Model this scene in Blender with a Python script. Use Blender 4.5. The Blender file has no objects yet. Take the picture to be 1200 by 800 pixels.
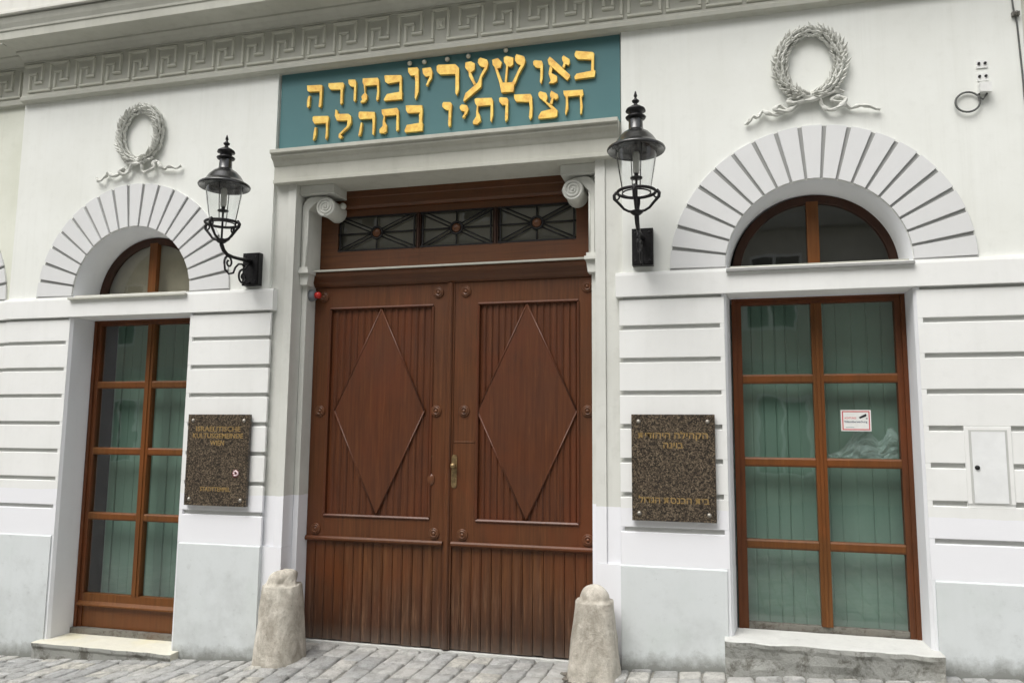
import bpy, bmesh, math, random
from mathutils import Vector, Matrix, noise
random.seed(7)
R = math.radians
S = bpy.context.scene
COL = S.collection

# ------------------------------------------------------------------ camera
cam_data = bpy.data.cameras.new('camera')
cam = bpy.data.objects.new('camera', cam_data)
COL.objects.link(cam)
S.camera = cam
YAW, PITCH, ROLL, F = 0.257753693, 0.118082141, 0.00854021446, 909.28
cy, sy, cp, sp = math.cos(YAW), math.sin(YAW), math.cos(PITCH), math.sin(PITCH)
fw = Vector((-sy*cp, cy*cp, sp)); rt = Vector((cy, sy, 0)); up = rt.cross(fw)
cr, sr = math.cos(ROLL), math.sin(ROLL)
rt2 = rt*cr + up*sr; up2 = up*cr - rt*sr
M = Matrix.Identity(4)
for i in range(3):
    M[i][0] = rt2[i]; M[i][1] = up2[i]; M[i][2] = -fw[i]
M[0][3], M[1][3], M[2][3] = 2.3312, -6.2, 1.85
cam.matrix_world = M
cam_data.sensor_fit = 'HORIZONTAL'; cam_data.sensor_width = 36
cam_data.lens = F/1200*36
cam_data.clip_end = 500

# ------------------------------------------------------------------ world, sun, exposure
SUN_EL, SUN_AZ = R(58), R(205)      # azimuth measured clockwise from +Y
w = bpy.data.worlds.new('World'); S.world = w; w.use_nodes = True
nt = w.node_tree; nt.nodes.clear()
sky = nt.nodes.new('ShaderNodeTexSky'); sky.sky_type = 'NISHITA'; sky.sun_disc = False
sky.sun_elevation = SUN_EL; sky.sun_rotation = SUN_AZ
sky.air_density = 0.8; sky.dust_density = 4.0; sky.ozone_density = 0.6
bg = nt.nodes.new('ShaderNodeBackground'); bg.inputs[1].default_value = 0.14
wo = nt.nodes.new('ShaderNodeOutputWorld')
hs = nt.nodes.new('ShaderNodeHueSaturation'); hs.inputs['Saturation'].default_value = 0.22   # overcast: nearly grey sky
nt.links.new(sky.outputs[0], hs.inputs['Color']); nt.links.new(hs.outputs[0], bg.inputs[0]); nt.links.new(bg.outputs[0], wo.inputs[0])
sd = bpy.data.lights.new('sun', 'SUN'); sd.energy = 1.1; sd.angle = R(45); sd.color = (1.0, 0.97, 0.92)
sun = bpy.data.objects.new('sun', sd); COL.objects.link(sun)
sdir = Vector((math.sin(SUN_AZ)*math.cos(SUN_EL), math.cos(SUN_AZ)*math.cos(SUN_EL), math.sin(SUN_EL)))
sun.rotation_euler = sdir.to_track_quat('Z', 'Y').to_euler()
sun.location = (0, -8, 20)
S.view_settings.view_transform = 'Standard'; S.view_settings.look = 'None'
S.view_settings.exposure = 0.70; S.view_settings.gamma = 1
S.view_settings.use_curve_mapping = False
S.render.engine = 'CYCLES'

# ------------------------------------------------------------------ materials
def srgb(r, g, b):
    f = lambda c: (c/255/12.92) if c/255 <= 0.04045 else ((c/255+0.055)/1.055)**2.4
    return (f(r), f(g), f(b), 1)

class Mat:
    def __init__(s, name, rough=0.7, metal=0.0, spec=0.4):
        s.m = bpy.data.materials.new(name); s.m.use_nodes = True
        s.t = s.m.node_tree; s.b = s.t.nodes['Principled BSDF']
        s.b.inputs['Roughness'].default_value = rough; s.b.inputs['Metallic'].default_value = metal
        s.b.inputs['Specular IOR Level'].default_value = spec
        s.tc = s.t.nodes.new('ShaderNodeTexCoord')
    def n(s, typ, **kw):
        x = s.t.nodes.new(typ)
        for k, v in kw.items(): setattr(x, k, v)
        return x
    def l(s, a, b): s.t.links.new(a, b)
    def coord(s, scale=(1, 1, 1), obj=True):
        mp = s.n('ShaderNodeMapping'); mp.inputs['Scale'].default_value = scale
        s.l(s.tc.outputs['Object'], mp.inputs[0]); return mp.outputs[0]
    def noise(s, scale, detail=4, rough=0.55, sc=(1, 1, 1), dist=0.0):
        x = s.n('ShaderNodeTexNoise'); x.inputs['Scale'].default_value = scale
        x.inputs['Detail'].default_value = detail; x.inputs['Roughness'].default_value = rough
        x.inputs['Distortion'].default_value = dist
        s.l(s.coord(sc), x.inputs['Vector']); return x.outputs['Fac']
    def ramp(s, fac, stops):
        x = s.n('ShaderNodeValToRGB'); e = x.color_ramp.elements
        while len(e) < len(stops): e.new(0.5)
        for el, (p, c) in zip(e, stops):
            el.position = p; el.color = c if len(c) == 4 else (*c, 1)
        s.l(fac, x.inputs[0]); return x.outputs[0]
    def mix(s, fac, a, b, mode='MIX'):
        x = s.n('ShaderNodeMix', data_type='RGBA', blend_type=mode)
        for i, v in ((0, fac), (6, a), (7, b)):
            if hasattr(v, 'is_output'): s.l(v, x.inputs[i])
            else: x.inputs[i].default_value = v
        return x.outputs[2]
    def math(s, op, a, b=None, clamp=False):
        x = s.n('ShaderNodeMath', operation=op, use_clamp=clamp)
        for i, v in ((0, a), (1, b)):
            if v is None: continue
            if hasattr(v, 'is_output'): s.l(v, x.inputs[i])
            else: x.inputs[i].default_value = v
        return x.outputs[0]
    def xyz(s):
        x = s.n('ShaderNodeSeparateXYZ'); s.l(s.tc.outputs['Object'], x.inputs[0]); return x.outputs
    def color(s, c):
        if hasattr(c, 'is_output'): s.l(c, s.b.inputs['Base Color'])
        else: s.b.inputs['Base Color'].default_value = c
    def bump(s, h, strength=0.3, dist=0.01, bevel=0.0):
        x = s.n('ShaderNodeBump'); x.inputs['Strength'].default_value = strength
        x.inputs['Distance'].default_value = dist
        s.l(h, x.inputs['Height'])
        if bevel:
            bv = s.n('ShaderNodeBevel'); bv.samples = 3; bv.inputs['Radius'].default_value = bevel
            s.l(bv.outputs[0], x.inputs['Normal'])
        s.l(x.outputs[0], s.b.inputs['Normal'])

def plaster(name, base, dark, stain=0.5, bump=0.25, bevel=0.006, patches=False, scale=1.0):
    m = Mat(name, 0.85, spec=0.2)
    n1 = m.noise(1.1*scale, 5, 0.6); n2 = m.noise(9*scale, 5, 0.65)
    streak = m.noise(3.0, 5, 0.6, (3.0, 3.0, 0.25))
    f = m.math('MULTIPLY', m.math('SUBTRACT', n1, 0.42, True), 2.2*stain, True)
    c = m.mix(f, base, dark)
    f2 = m.math('MULTIPLY', m.math('SUBTRACT', streak, 0.5, True), 1.6*stain, True)
    c = m.mix(f2, c, dark)
    c = m.mix(m.math('MULTIPLY', m.math('SUBTRACT', n2, 0.55, True), 1.2*stain, True), c, tuple(v*0.8 for v in dark[:3])+(1,))
    if patches: c = patches(m, c)
    m.color(c)
    h = m.math('ADD', m.math('MULTIPLY', m.noise(160, 3, 0.6), 0.25), m.math('MULTIPLY', n2, 0.7))
    h = m.math('ADD', h, m.math('MULTIPLY', m.noise(2.5, 2, 0.5), 2.0))
    m.bump(h, bump, 0.006, bevel)
    return m.m

def soot(m, c):
    # faint rain runs and soot
    s = m.noise(2.2, 6, 0.72, (7, 7, 0.22), 0.2); n = m.noise(0.7, 4, 0.6)
    f = m.math('MULTIPLY', m.math('MULTIPLY', m.math('SUBTRACT', s, 0.50, True), 3.0, True), m.math('MULTIPLY', m.math('SUBTRACT', n, 0.38, True), 3.0, True), True)
    c = m.mix(m.math('MULTIPLY', f, 0.30), c, srgb(176, 176, 164))
    h = m.noise(5, 7, 0.78)
    return m.mix(m.math('MULTIPLY', m.math('MULTIPLY', m.math('SUBTRACT', h, 0.60, True), 6.0, True), 0.16), c, srgb(190, 190, 180))

def lower_patches(m, c):
    # fresher, cooler paint rolled on below about two metres (real repaint, ragged lower edge)
    o = m.xyz()
    z = m.math('ADD', o[2], m.math('MULTIPLY', m.noise(6, 3), 0.03))
    f = m.math('MULTIPLY', m.math('SUBTRACT', 1.30, z, True), 400, True)
    c = m.mix(f, c, srgb(237, 238, 242))
    # splash dirt right at the pavement
    f = m.math('MULTIPLY', m.math('MULTIPLY', m.math('SUBTRACT', 0.25, o[2], True), 2.2, True), m.noise(5, 5, 0.7), True)
    return grime(m, m.mix(f, c, srgb(150, 150, 143)), 0.08)

def grime(m, c, h=0.10, amt=0.8):
    o = m.xyz()
    g = m.math('SUBTRACT', o[2], m.math('MULTIPLY', o[0], 0.06))          # height above the sloping pavement
    n = m.noise(9, 6, 0.75)
    f = m.math('MULTIPLY', m.math('SUBTRACT', m.math('ADD', m.math('MULTIPLY', n, 0.22), h-0.10), g, True), 9.0, True)
    return m.mix(m.math('MULTIPLY', f, amt), c, srgb(118, 119, 112))
def plinth_patches(m, c):
    o = m.xyz()
    n = m.noise(3.0, 7, 0.7); n2 = m.noise(12, 6, 0.75)
    zf = m.math('MULTIPLY', m.math('SUBTRACT', 0.75, o[2], True), 0.30, True)
    f = m.math('MULTIPLY', m.math('SUBTRACT', m.math('ADD', n, zf), 0.56, True), 2.4, True)
    c = m.mix(m.math('MULTIPLY', f, 0.55), c, srgb(164, 168, 166))
    f = m.math('MULTIPLY', m.math('SUBTRACT', n2, 0.60, True), 4.0, True)
    c = m.mix(m.math('MULTIPLY', f, m.math('ADD', zf, 0.25)), c, srgb(132, 135, 133))
    g = m.math('MULTIPLY', m.math('SUBTRACT', m.noise(1.7, 4, 0.6), 0.55, True), 2.5, True)
    c = m.mix(m.math('MULTIPLY', g, 0.45), c, srgb(186, 199, 190))
    k = m.math('MULTIPLY', m.math('SUBTRACT', m.noise(26, 4, 0.8), 0.70, True), 14.0, True)      # chips
    c = m.mix(m.math('MULTIPLY', k, 0.6), c, srgb(120, 122, 120))
    return grime(m, c, 0.10)

WALL = plaster('wall_upper_paint', srgb(234, 236, 231), srgb(214, 215, 206), 0.5, patches=soot)
WALLSIDE = plaster('wall_side_paint', srgb(226, 228, 216), srgb(196, 198, 180), 0.7)
PIER = plaster('wall_pier_paint', srgb(236, 237, 235), srgb(215, 216, 212), 0.5, patches=lower_patches)
ARCH = plaster('arch_paint', srgb(220, 221, 221), srgb(202, 203, 201), 0.35)
GROOVE = plaster('groove_grey', srgb(158, 159, 157), srgb(132, 133, 130), 0.5, bevel=0)  # plain grey, darker than the arch paint
PLINTH = plaster('plinth_paint', srgb(216, 221, 222), srgb(200, 205, 204), 0.5, patches=plinth_patches)
TRIM = plaster('cornice_paint', srgb(194, 194, 184), srgb(158, 158, 147), 0.7, patches=soot)
FRIEZE = plaster('frieze_paint', srgb(188, 188, 178), srgb(164, 164, 153), 0.6, bevel=0.003)
PIERJOINT = plaster('pier_joint_grey', srgb(196, 197, 194), srgb(170, 171, 168), 0.5, bevel=0)  # plain grey, darker than the pier paint
KEY = plaster('meander_paint', srgb(206, 206, 194), srgb(176, 176, 164), 0.5, bevel=0.002)
JAMB = plaster('surround_paint', srgb(216, 217, 211), srgb(180, 180, 172), 0.7, patches=lower_patches)
STUCCO = plaster('wreath_stucco', srgb(218, 219, 213), srgb(158, 158, 150), 0.9, bevel=0, scale=5)
REVEAL = plaster('reveal_paint', srgb(232, 234, 237), srgb(212, 214, 216), 0.4)
WALLTOP = plaster('upper_storey_plaster', srgb(226, 225, 218), srgb(186, 184, 174), 0.7)
HOUSE = plaster('opposite_house_plaster', srgb(200, 196, 182), srgb(170, 165, 150), 0.5, bevel=0)

def wood(name, base, dark, light, rough=0.38, vert=True, weather=True, horiz=False, spec=0.45):
    m = Mat(name, rough, spec=spec)
    sc = (14, 14, 0.55) if not horiz else (0.55, 14, 14)
    g = m.noise(3.2, 6, 0.65, sc, 0.4)
    g2 = m.noise(1.3, 4, 0.6)
    c = m.ramp(g, [(0.25, dark), (0.5, base), (0.8, light)])
    c = m.mix(m.math('MULTIPLY', m.math('SUBTRACT', g2, 0.4, True), 1.6, True), c, dark)
    g3 = m.noise(0.9, 5, 0.65, (1.6, 1.6, 0.8), 0.7); g4 = m.noise(2.6, 6, 0.7, (7, 7, 0.5), 0.3)
    red = tuple(min(1, v*k) for v, k in zip(base[:3], (1.18, 0.98, 0.88)))+(1,)
    c = m.mix(m.math('MULTIPLY', m.math('SUBTRACT', g3, 0.46, True), 5.0, True), c, red)
    c = m.mix(m.math('MULTIPLY', m.math('SUBTRACT', g4, 0.56, True), 3.5, True), c, tuple(v*0.62 for v in base[:3])+(1,))
    c = m.mix(m.math('MULTIPLY', m.math('SUBTRACT', 0.40, g4, True), 3.0, True), c, tuple(min(1, v*1.45) for v in light[:3])+(1,))
    if weather:
        o = m.xyz()
        z = m.math('SUBTRACT', 0.62, o[2], True)
        f = m.math('MULTIPLY', m.math('MULTIPLY', z, 1.7, True), m.noise(5, 6, 0.7, (6, 6, 0.8)), True)
        f = m.math('MULTIPLY', f, 1.6, True)
        c = m.mix(f, c, srgb(54, 40, 32))
        f5 = m.math('MULTIPLY', m.math('MULTIPLY', m.math('SUBTRACT', 0.9, o[2], True), 1.5, True), m.math('MULTIPLY', m.math('SUBTRACT', m.noise(4, 7, 0.75, (9, 9, 0.45)), 0.52, True), 5.0, True), True)
        c = m.mix(f5, c, srgb(128, 96, 72))
        f3 = m.math('MULTIPLY', m.math('SUBTRACT', 0.16, o[2], True), 4.5, True)
        c = m.mix(m.math('MULTIPLY', f3, m.noise(14, 5, 0.7)), c, srgb(118, 108, 98))
    m.color(c)
    rr = m.math('ADD', m.math('MULTIPLY', g2, 0.3), rough-0.12)
    m.l(rr, m.b.inputs['Roughness'])
    m.bump(g, 0.18, 0.002, 0.004)
    return m.m

WOOD = wood('door_oak', srgb(90, 53, 28), srgb(68, 38, 20), srgb(108, 68, 40))
WOODPANEL = wood('door_panel_oak', srgb(87, 48, 26), srgb(66, 36, 20), srgb(104, 63, 36))
WOODLOW = wood('door_lower_boards', srgb(90, 53, 26), srgb(62, 35, 18), srgb(124, 82, 48))
WOODDARK = wood('transom_oak', srgb(90, 54, 28), srgb(70, 39, 20), srgb(102, 64, 35), horiz=True, weather=False)
WOODWIN = wood('window_pine', srgb(108, 68, 33), srgb(84, 51, 24), srgb(124, 82, 43), 0.4, weather=False, spec=0.3)
WOODFRAME = wood('arch_shade_and_dark_wood', srgb(58, 36, 25), srgb(42, 26, 19), srgb(70, 44, 30), 0.45, weather=False, spec=0.3)  # arch frames: shade put into a darker brown; transom mullions are simply dark
WOODSTILE = wood('window_outer_frame', srgb(96, 56, 30), srgb(70, 40, 24), srgb(112, 68, 38), 0.42, weather=False, spec=0.3)
WOODKICK = wood('kick_panel_pine', srgb(104, 64, 30), srgb(84, 48, 22), srgb(116, 74, 38), 0.35, weather=False)
WOODMET = wood('rosette_oak', srgb(100, 64, 40), srgb(78, 46, 28), srgb(116, 80, 54), 0.35, weather=False)

def simple(name, c, rough=0.6, metal=0.0, spec=0.4, var=0.15, scale=30, bump=0.0):
    m = Mat(name, rough, metal, spec)
    n = m.noise(scale, 5, 0.65)
    d = tuple(v*(1-2*var) for v in c[:3])+(1,)
    l_ = tuple(min(1, v*(1+var)) for v in c[:3])+(1,)
    m.color(m.ramp(n, [(0.3, d), (0.7, l_)]))
    if bump: m.bump(n, bump, 0.003)
    return m.m

IRON = simple('wrought_iron', srgb(44, 43, 44), 0.42, 0.6, 0.5, 0.25, 40, 0.3)
IRONCAP = simple('lantern_cap_sheen', srgb(92, 92, 92), 0.22, 0.8, 0.6, 0.15, 20)  # lighter than the other ironwork: sky highlight put into the cap colour
ZINC = simple('zinc_sheet', srgb(120, 118, 112), 0.5, 0.5, 0.5, 0.2, 15, 0.2)
TEAL = Mat('sign_teal_paint', 0.6, spec=0.35)
TEAL.color(TEAL.mix(TEAL.math('MULTIPLY', TEAL.noise(2.5, 5, 0.65), 0.6), srgb(74, 114, 118), srgb(88, 130, 132)))
TEAL.bump(TEAL.noise(60, 3), 0.1, 0.003); TEAL = TEAL.m
GOLD = Mat('gilded_letters', 0.42, 0.35, 0.5)
GOLD.color(GOLD.ramp(GOLD.noise(14, 6, 0.7), [(0.28, srgb(206, 150, 76)), (0.42, srgb(230, 184, 92)), (0.55, srgb(240, 204, 104)), (0.78, srgb(246, 222, 140))]))
GOLD.bump(GOLD.noise(90, 3), 0.15, 0.002); GOLD = GOLD.m
SILVER = simple('vowel_point_metal', srgb(205, 202, 186), 0.4, 0.2)
GOLDTXT = simple('plaque_gilding', srgb(160, 134, 86), 0.45, 0.1)
BRASS = simple('old_brass', srgb(150, 128, 92), 0.4, 0.7, 0.5, 0.3)
STEEL = simple('bolt_steel', srgb(175, 170, 160), 0.35, 0.7)
WHITE = simple('white_plastic', srgb(232, 233, 230), 0.45, var=0.04)
GREY = simple('grey_plastic', srgb(120, 124, 130), 0.5, var=0.08)
RED = simple('red_lens', srgb(190, 50, 44), 0.25, var=0.1)
BLACK = simple('black_ink', srgb(24, 24, 26), 0.5, var=0.1)
REDINK = simple('red_ink', srgb(208, 92, 96), 0.5, var=0.05)
TEALINK = simple('teal_ink', srgb(70, 130, 140), 0.5, var=0.05)
BLUEINK = simple('blue_grey_ink', srgb(70, 84, 104), 0.5, var=0.05)
CABLE = simple('cable_sheath', srgb(92, 94, 92), 0.5, var=0.1)
HATCH = simple('hatch_sheet', srgb(234, 236, 236), 0.45, var=0.04, scale=5)
DARKROOM = simple('interior_dark', srgb(52, 52, 48), 0.9, var=0.2, scale=3)
BLIND = simple('arch_blind_fabric', srgb(196, 186, 164), 0.9, var=0.06, scale=6)
BULB = simple('frosted_tube', srgb(205, 205, 198), 0.3, var=0.03)
SHEET = simple('crumpled_plastic', srgb(185, 205, 205), 0.35, var=0.05)

GREEN = Mat('green_curtain', 0.9, spec=0.1)
GREEN.color(GREEN.mix(GREEN.noise(3, 5, 0.6, (2.0, 2.0, 0.4)), srgb(108, 138, 124), srgb(130, 157, 143)))
GREEN = GREEN.m

def granite():
    m = Mat('polished_granite', 0.3, spec=0.5)
    def cells(sc):
        v = m.n('ShaderNodeTexVoronoi'); v.inputs['Scale'].default_value = sc
        m.l(m.coord(), v.inputs['Vector'])
        sep = m.n('ShaderNodeSeparateColor'); m.l(v.outputs['Color'], sep.inputs[0]); return sep.outputs[0]
    f = m.math('ADD', m.math('MULTIPLY', cells(105), 0.60), m.math('MULTIPLY', cells(190), 0.40))
    c = m.ramp(f, [(0.22, srgb(28, 25, 22)), (0.42, srgb(56, 48, 40)), (0.62, srgb(86, 75, 62)), (0.90, srgb(134, 120, 100))])
    m.color(c); return m.m
GRANITE = granite()

def guard_stone():
    m = Mat('weathered_guard_stone', 0.85, spec=0.25)
    a = m.noise(6, 7, 0.72, dist=0.5); b = m.noise(26, 5, 0.7); s = m.noise(5, 5, 0.6, (2, 2, 0.5))
    c = m.ramp(a, [(0.3, srgb(160, 153, 141)), (0.48, srgb(196, 190, 178)), (0.7, srgb(222, 218, 207))])
    c = m.mix(m.math('MULTIPLY', m.math('SUBTRACT', s, 0.5, True), 3, True), c, srgb(150, 146, 134))
    c = m.mix(m.math('MULTIPLY', m.math('SUBTRACT', b, 0.58, True), 3.0, True), c, srgb(112, 104, 92))
    d = m.noise(3.2, 6, 0.7, (1.5, 1.5, 0.7), 0.8)
    c = m.mix(m.math('MULTIPLY', m.math('SUBTRACT', d, 0.48, True), 5.0, True), c, srgb(152, 146, 134))
    c = m.mix(m.math('MULTIPLY', m.math('SUBTRACT', m.noise(70, 3, 0.7), 0.60, True), 3.5, True), c, srgb(84, 78, 70))
    m.color(c); m.bump(m.math('ADD', b, m.math('MULTIPLY', a, 2)), 0.7, 0.012)
    return m.m
GUARD = guard_stone()

def worn_step(name, base, dark, yellow, lo=0.42, sc=9, bump=0.8):
    m = Mat(name, 0.85, spec=0.25)
    a = m.noise(sc, 8, 0.78, dist=0.3); b = m.noise(2.2, 5, 0.6); s = m.noise(60, 4, 0.7)
    c = m.ramp(a, [(lo-0.10, dark), (lo, base), (lo+0.3, tuple(min(1, v*1.12) for v in base[:3])+(1,))])
    c = m.mix(m.math('MULTIPLY', m.math('SUBTRACT', b, 0.5, True), 2.4, True), c, yellow)
    c = m.mix(m.math('MULTIPLY', m.math('SUBTRACT', s, 0.6, True), 2.5, True), c, dark)
    m.color(c); m.bump(m.math('ADD', a, m.math('MULTIPLY', s, 0.3)), bump, 0.02, 0.006)
    return m.m
STEPL = worn_step('worn_step_stone', srgb(214, 212, 198), srgb(160, 156, 144), srgb(222, 214, 172), 0.36)
STEPR = worn_step('cement_step_top', srgb(208, 209, 205), srgb(160, 160, 154), srgb(200, 200, 194), 0.36)
STEPF = worn_step('broken_step_front', srgb(160, 161, 156), srgb(112, 111, 104), srgb(188, 187, 180), 0.50, 6, 1.0)
MORTAR = worn_step('cement_mortar', srgb(128, 126, 118), srgb(98, 92, 84), srgb(120, 104, 92), 0.5, 14)

def sett():
    m = Mat('granite_setts', 0.75, spec=0.3)
    g = m.n('ShaderNodeNewGeometry')
    a = m.noise(9, 8, 0.75, dist=0.6); b = m.noise(70, 5, 0.75); w_ = m.noise(1.4, 4, 0.6)
    c = m.ramp(g.outputs['Random Per Island'], [(0.0, srgb(166, 167, 166)), (0.4, srgb(186, 187, 186)), (0.8, srgb(197, 196, 192)), (1.0, srgb(208, 205, 194))])
    c = m.mix(m.math('MULTIPLY', m.math('SUBTRACT', a, 0.44, True), 4.2, True), c, srgb(134, 134, 130))
    c = m.mix(m.math('MULTIPLY', m.math('SUBTRACT', b, 0.5, True), 2.6, True), c, srgb(96, 97, 96))
    c = m.mix(m.math('MULTIPLY', m.math('SUBTRACT', w_, 0.45, True), 2.2, True), c, srgb(196, 195, 189))
    m.color(c); m.bump(m.math('ADD', b, m.math('MULTIPLY', a, 3)), 0.8, 0.010)
    return m.m
SETT = sett()
JOINT = simple('sett_joint_sand', srgb(140, 138, 131), 0.95, var=0.2, scale=50, bump=0.5)
ROAD = Mat('far_setts', 0.75)
_b = ROAD.n('ShaderNodeTexBrick'); _b.inputs['Scale'].default_value = 5
_b.inputs['Color1'].default_value = srgb(150, 152, 152); _b.inputs['Color2'].default_value = srgb(168, 168, 165); _b.inputs['Mortar'].default_value = srgb(100, 98, 94)
ROAD.l(ROAD.coord(), _b.inputs['Vector']); ROAD.color(_b.outputs['Color']); ROAD = ROAD.m

def glass(name, rough=0.0, tint=(0.93, 0.96, 0.95, 1), wav=0.0, refl=1.0):
    m = bpy.data.materials.new(name); m.use_nodes = True
    t = m.node_tree; t.nodes.clear()
    o = t.nodes.new('ShaderNodeOutputMaterial'); mx = t.nodes.new('ShaderNodeMixShader')
    tr = t.nodes.new('ShaderNodeBsdfTransparent'); gl = t.nodes.new('ShaderNodeBsdfGlossy')
    fr = t.nodes.new('ShaderNodeFresnel'); 
    ge = t.nodes.new('ShaderNodeNewGeometry'); mr = t.nodes.new('ShaderNodeMapRange')
    mr.inputs['To Min'].default_value = 1.55; mr.inputs['To Max'].default_value = 1/1.55
    t.links.new(ge.outputs['Backfacing'], mr.inputs['Value']); t.links.new(mr.outputs[0], fr.inputs[0])
    tr.inputs[0].default_value = tint; gl.inputs['Roughness'].default_value = rough
    ml = t.nodes.new('ShaderNodeMath'); ml.operation = 'MULTIPLY'; ml.use_clamp = True; ml.inputs[1].default_value = refl
    t.links.new(fr.outputs[0], ml.inputs[0]); t.links.new(ml.outputs[0], mx.inputs[0])
    if wav:
        tc = t.nodes.new('ShaderNodeTexCoord'); n = t.nodes.new('ShaderNodeTexNoise'); n.inputs['Scale'].default_value = 2.5
        b = t.nodes.new('ShaderNodeBump'); b.inputs['Strength'].default_value = wav; b.inputs['Distance'].default_value = 0.02
        t.links.new(tc.outputs['Object'], n.inputs['Vector']); t.links.new(n.outputs[0], b.inputs['Height'])
        t.links.new(b.outputs[0], gl.inputs['Normal'])
    t.links.new(tr.outputs[0], mx.inputs[1]); t.links.new(gl.outputs[0], mx.inputs[2]); t.links.new(mx.outputs[0], o.inputs[0])
    return m
GLASS = glass('window_glass', 0.02, wav=0.07, refl=2.6)
LAMPGLASS = glass('lantern_glass', 0.02, tint=(0.96, 0.97, 0.97, 1), refl=1.3)

# ------------------------------------------------------------------ mesh helpers
class MB:
    def __init__(s): s.b = bmesh.new()
    def face(s, vs, mi=0, smooth=False):
        f = s.b.faces.new([s.b.verts.new(v) for v in vs]); f.material_index = mi; f.smooth = smooth; return s
    def box(s, x0, x1, y0, y1, z0, z1, mi=0):
        v = [s.b.verts.new(p) for p in ((x0,y0,z0),(x1,y0,z0),(x1,y1,z0),(x0,y1,z0),(x0,y0,z1),(x1,y0,z1),(x1,y1,z1),(x0,y1,z1))]
        for q in ((0,3,2,1),(4,5,6,7),(0,1,5,4),(1,2,6,5),(2,3,7,6),(3,0,4,7)):
            s.b.faces.new([v[i] for i in q]).material_index = mi
        return s
    def prism(s, pts, fn, t0, t1, mi=0, smooth=False):
        """pts: 2-D outline; fn(a,b,t) -> 3-D point; extruded from t0 to t1."""
        A = [s.b.verts.new(fn(a, b, t0)) for a, b in pts]; B = [s.b.verts.new(fn(a, b, t1)) for a, b in pts]
        n = len(pts)
        fs = [s.b.faces.new(A), s.b.faces.new(B[::-1])]
        for i in range(n):
            f = s.b.faces.new((A[i], B[i], B[(i+1) % n], A[(i+1) % n])); f.smooth = smooth; fs.append(f)
        for f in fs: f.material_index = mi
        return s
    def prof_x(s, pts, x0, x1, mi=0):   # (y,z) outline run along x
        return s.prism(pts, lambda a, b, t: (t, a, b), x0, x1, mi)
    def plate(s, pts, y0, y1, mi=0, smooth=False):    # (x,z) outline with thickness in y
        return s.prism(pts, lambda a, b, t: (a, t, b), y0, y1, mi, smooth)
    def lathe(s, prof, c=(0,0,0), seg=24, axis='Z', smooth=True, mi=0, cap=True):
        rings = []
        for r, h in prof:
            ring = []
            for k in range(seg):
                a = 2*math.pi*k/seg
                u, v = r*math.cos(a), r*math.sin(a)
                p = (u, v, h) if axis == 'Z' else ((u, h, v) if axis == 'Y' else (h, u, v))
                ring.append(s.b.verts.new((c[0]+p[0], c[1]+p[1], c[2]+p[2])))
            rings.append(ring)
        for i in range(len(rings)-1):
            for k in range(seg):
                f = s.b.faces.new((rings[i][k], rings[i][(k+1) % seg], rings[i+1][(k+1) % seg], rings[i+1][k])); f.smooth = smooth; f.material_index = mi
        if cap:
            for ring in (rings[0], rings[-1]):
                f = s.b.faces.new(ring); f.material_index = mi
        return s
    def tube(s, pts, r, seg=8, mi=0, closed=False, flat=1.0, nrm=None):
        pts = [Vector(p) for p in pts]; n = len(pts); rings = []
        prev = None
        for i, p in enumerate(pts):
            if closed: t = pts[(i+1) % n]-pts[(i-1) % n]
            else: t = pts[min(i+1, n-1)]-pts[max(i-1, 0)]
            if t.length < 1e-9: t = Vector((0, 0, 1))
            t.normalize()
            if nrm is not None: a = Vector(nrm)-t*t.dot(Vector(nrm))
            elif prev is None: a = t.orthogonal()
            else: a = prev-t*prev.dot(t)
            if a.length < 1e-6: a = t.orthogonal()
            a.normalize(); prev = a; b = t.cross(a)
            rr = r[i] if isinstance(r, (list, tuple)) else r
            rings.append([s.b.verts.new(p+a*(rr*flat*math.cos(2*math.pi*k/seg))+b*(rr*math.sin(2*math.pi*k/seg))) for k in range(seg)])
        m = n if closed else n-1
        for i in range(m):
            A, B = rings[i], rings[(i+1) % n]
            for k in range(seg):
                f = s.b.faces.new((A[k], A[(k+1) % seg], B[(k+1) % seg], B[k])); f.smooth = True; f.material_index = mi
        if not closed:
            for g in (rings[0], rings[-1]): s.b.faces.new(g).material_index = mi
        return s
    def ball(s, c, r, seg=12, sc=(1, 1, 1), mi=0):
        res = bmesh.ops.create_uvsphere(s.b, u_segments=seg, v_segments=max(6, seg//2), radius=r)
        for v in res['verts']:
            v.co = Vector((v.co.x*sc[0]+c[0], v.co.y*sc[1]+c[1], v.co.z*sc[2]+c[2]))
            for f in v.link_faces: f.smooth = True; f.material_index = mi
        return s
    def build(s, name, mats, parent=None, label=None):
        bmesh.ops.recalc_face_normals(s.b, faces=s.b.faces[:])
        me = bpy.data.meshes.new(name); s.b.to_mesh(me); s.b.free()
        for m in (mats if isinstance(mats, (list, tuple)) else [mats]): me.materials.append(m)
        o = bpy.data.objects.new(name, me); COL.objects.link(o)
        if parent is not None:
            o.parent = parent
            off = parent.location
            if off.length > 0: o.matrix_parent_inverse = Matrix.Translation(-off)
        if label: o['label'] = label
        return o

def tag(o, label, cat, group=None, kind=None):
    o['label'] = label; o['category'] = cat
    if group: o['group'] = group
    if kind: o['kind'] = kind
    return o
def thing(name, loc, label, cat, group=None):
    o = bpy.data.objects.new(name, None); COL.objects.link(o); o.location = loc; o.empty_display_size = 0.2
    return tag(o, label, cat, group)

# ================================================================== THE BUILDING
CL, CR_ = -3.115, 3.095            # window axes
AC = {'l': -3.126, 'r': 3.095}
ZB0, ZBT, ZFR = 2.949, 3.150, 5.21
RO, RI = 1.10, 0.671
JZ = [2.698, 2.437, 2.176, 1.912, 1.648, 1.383, 1.119]
ZPL = 0.853
EX = 4.586                          # half width of the projecting centre bay

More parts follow.
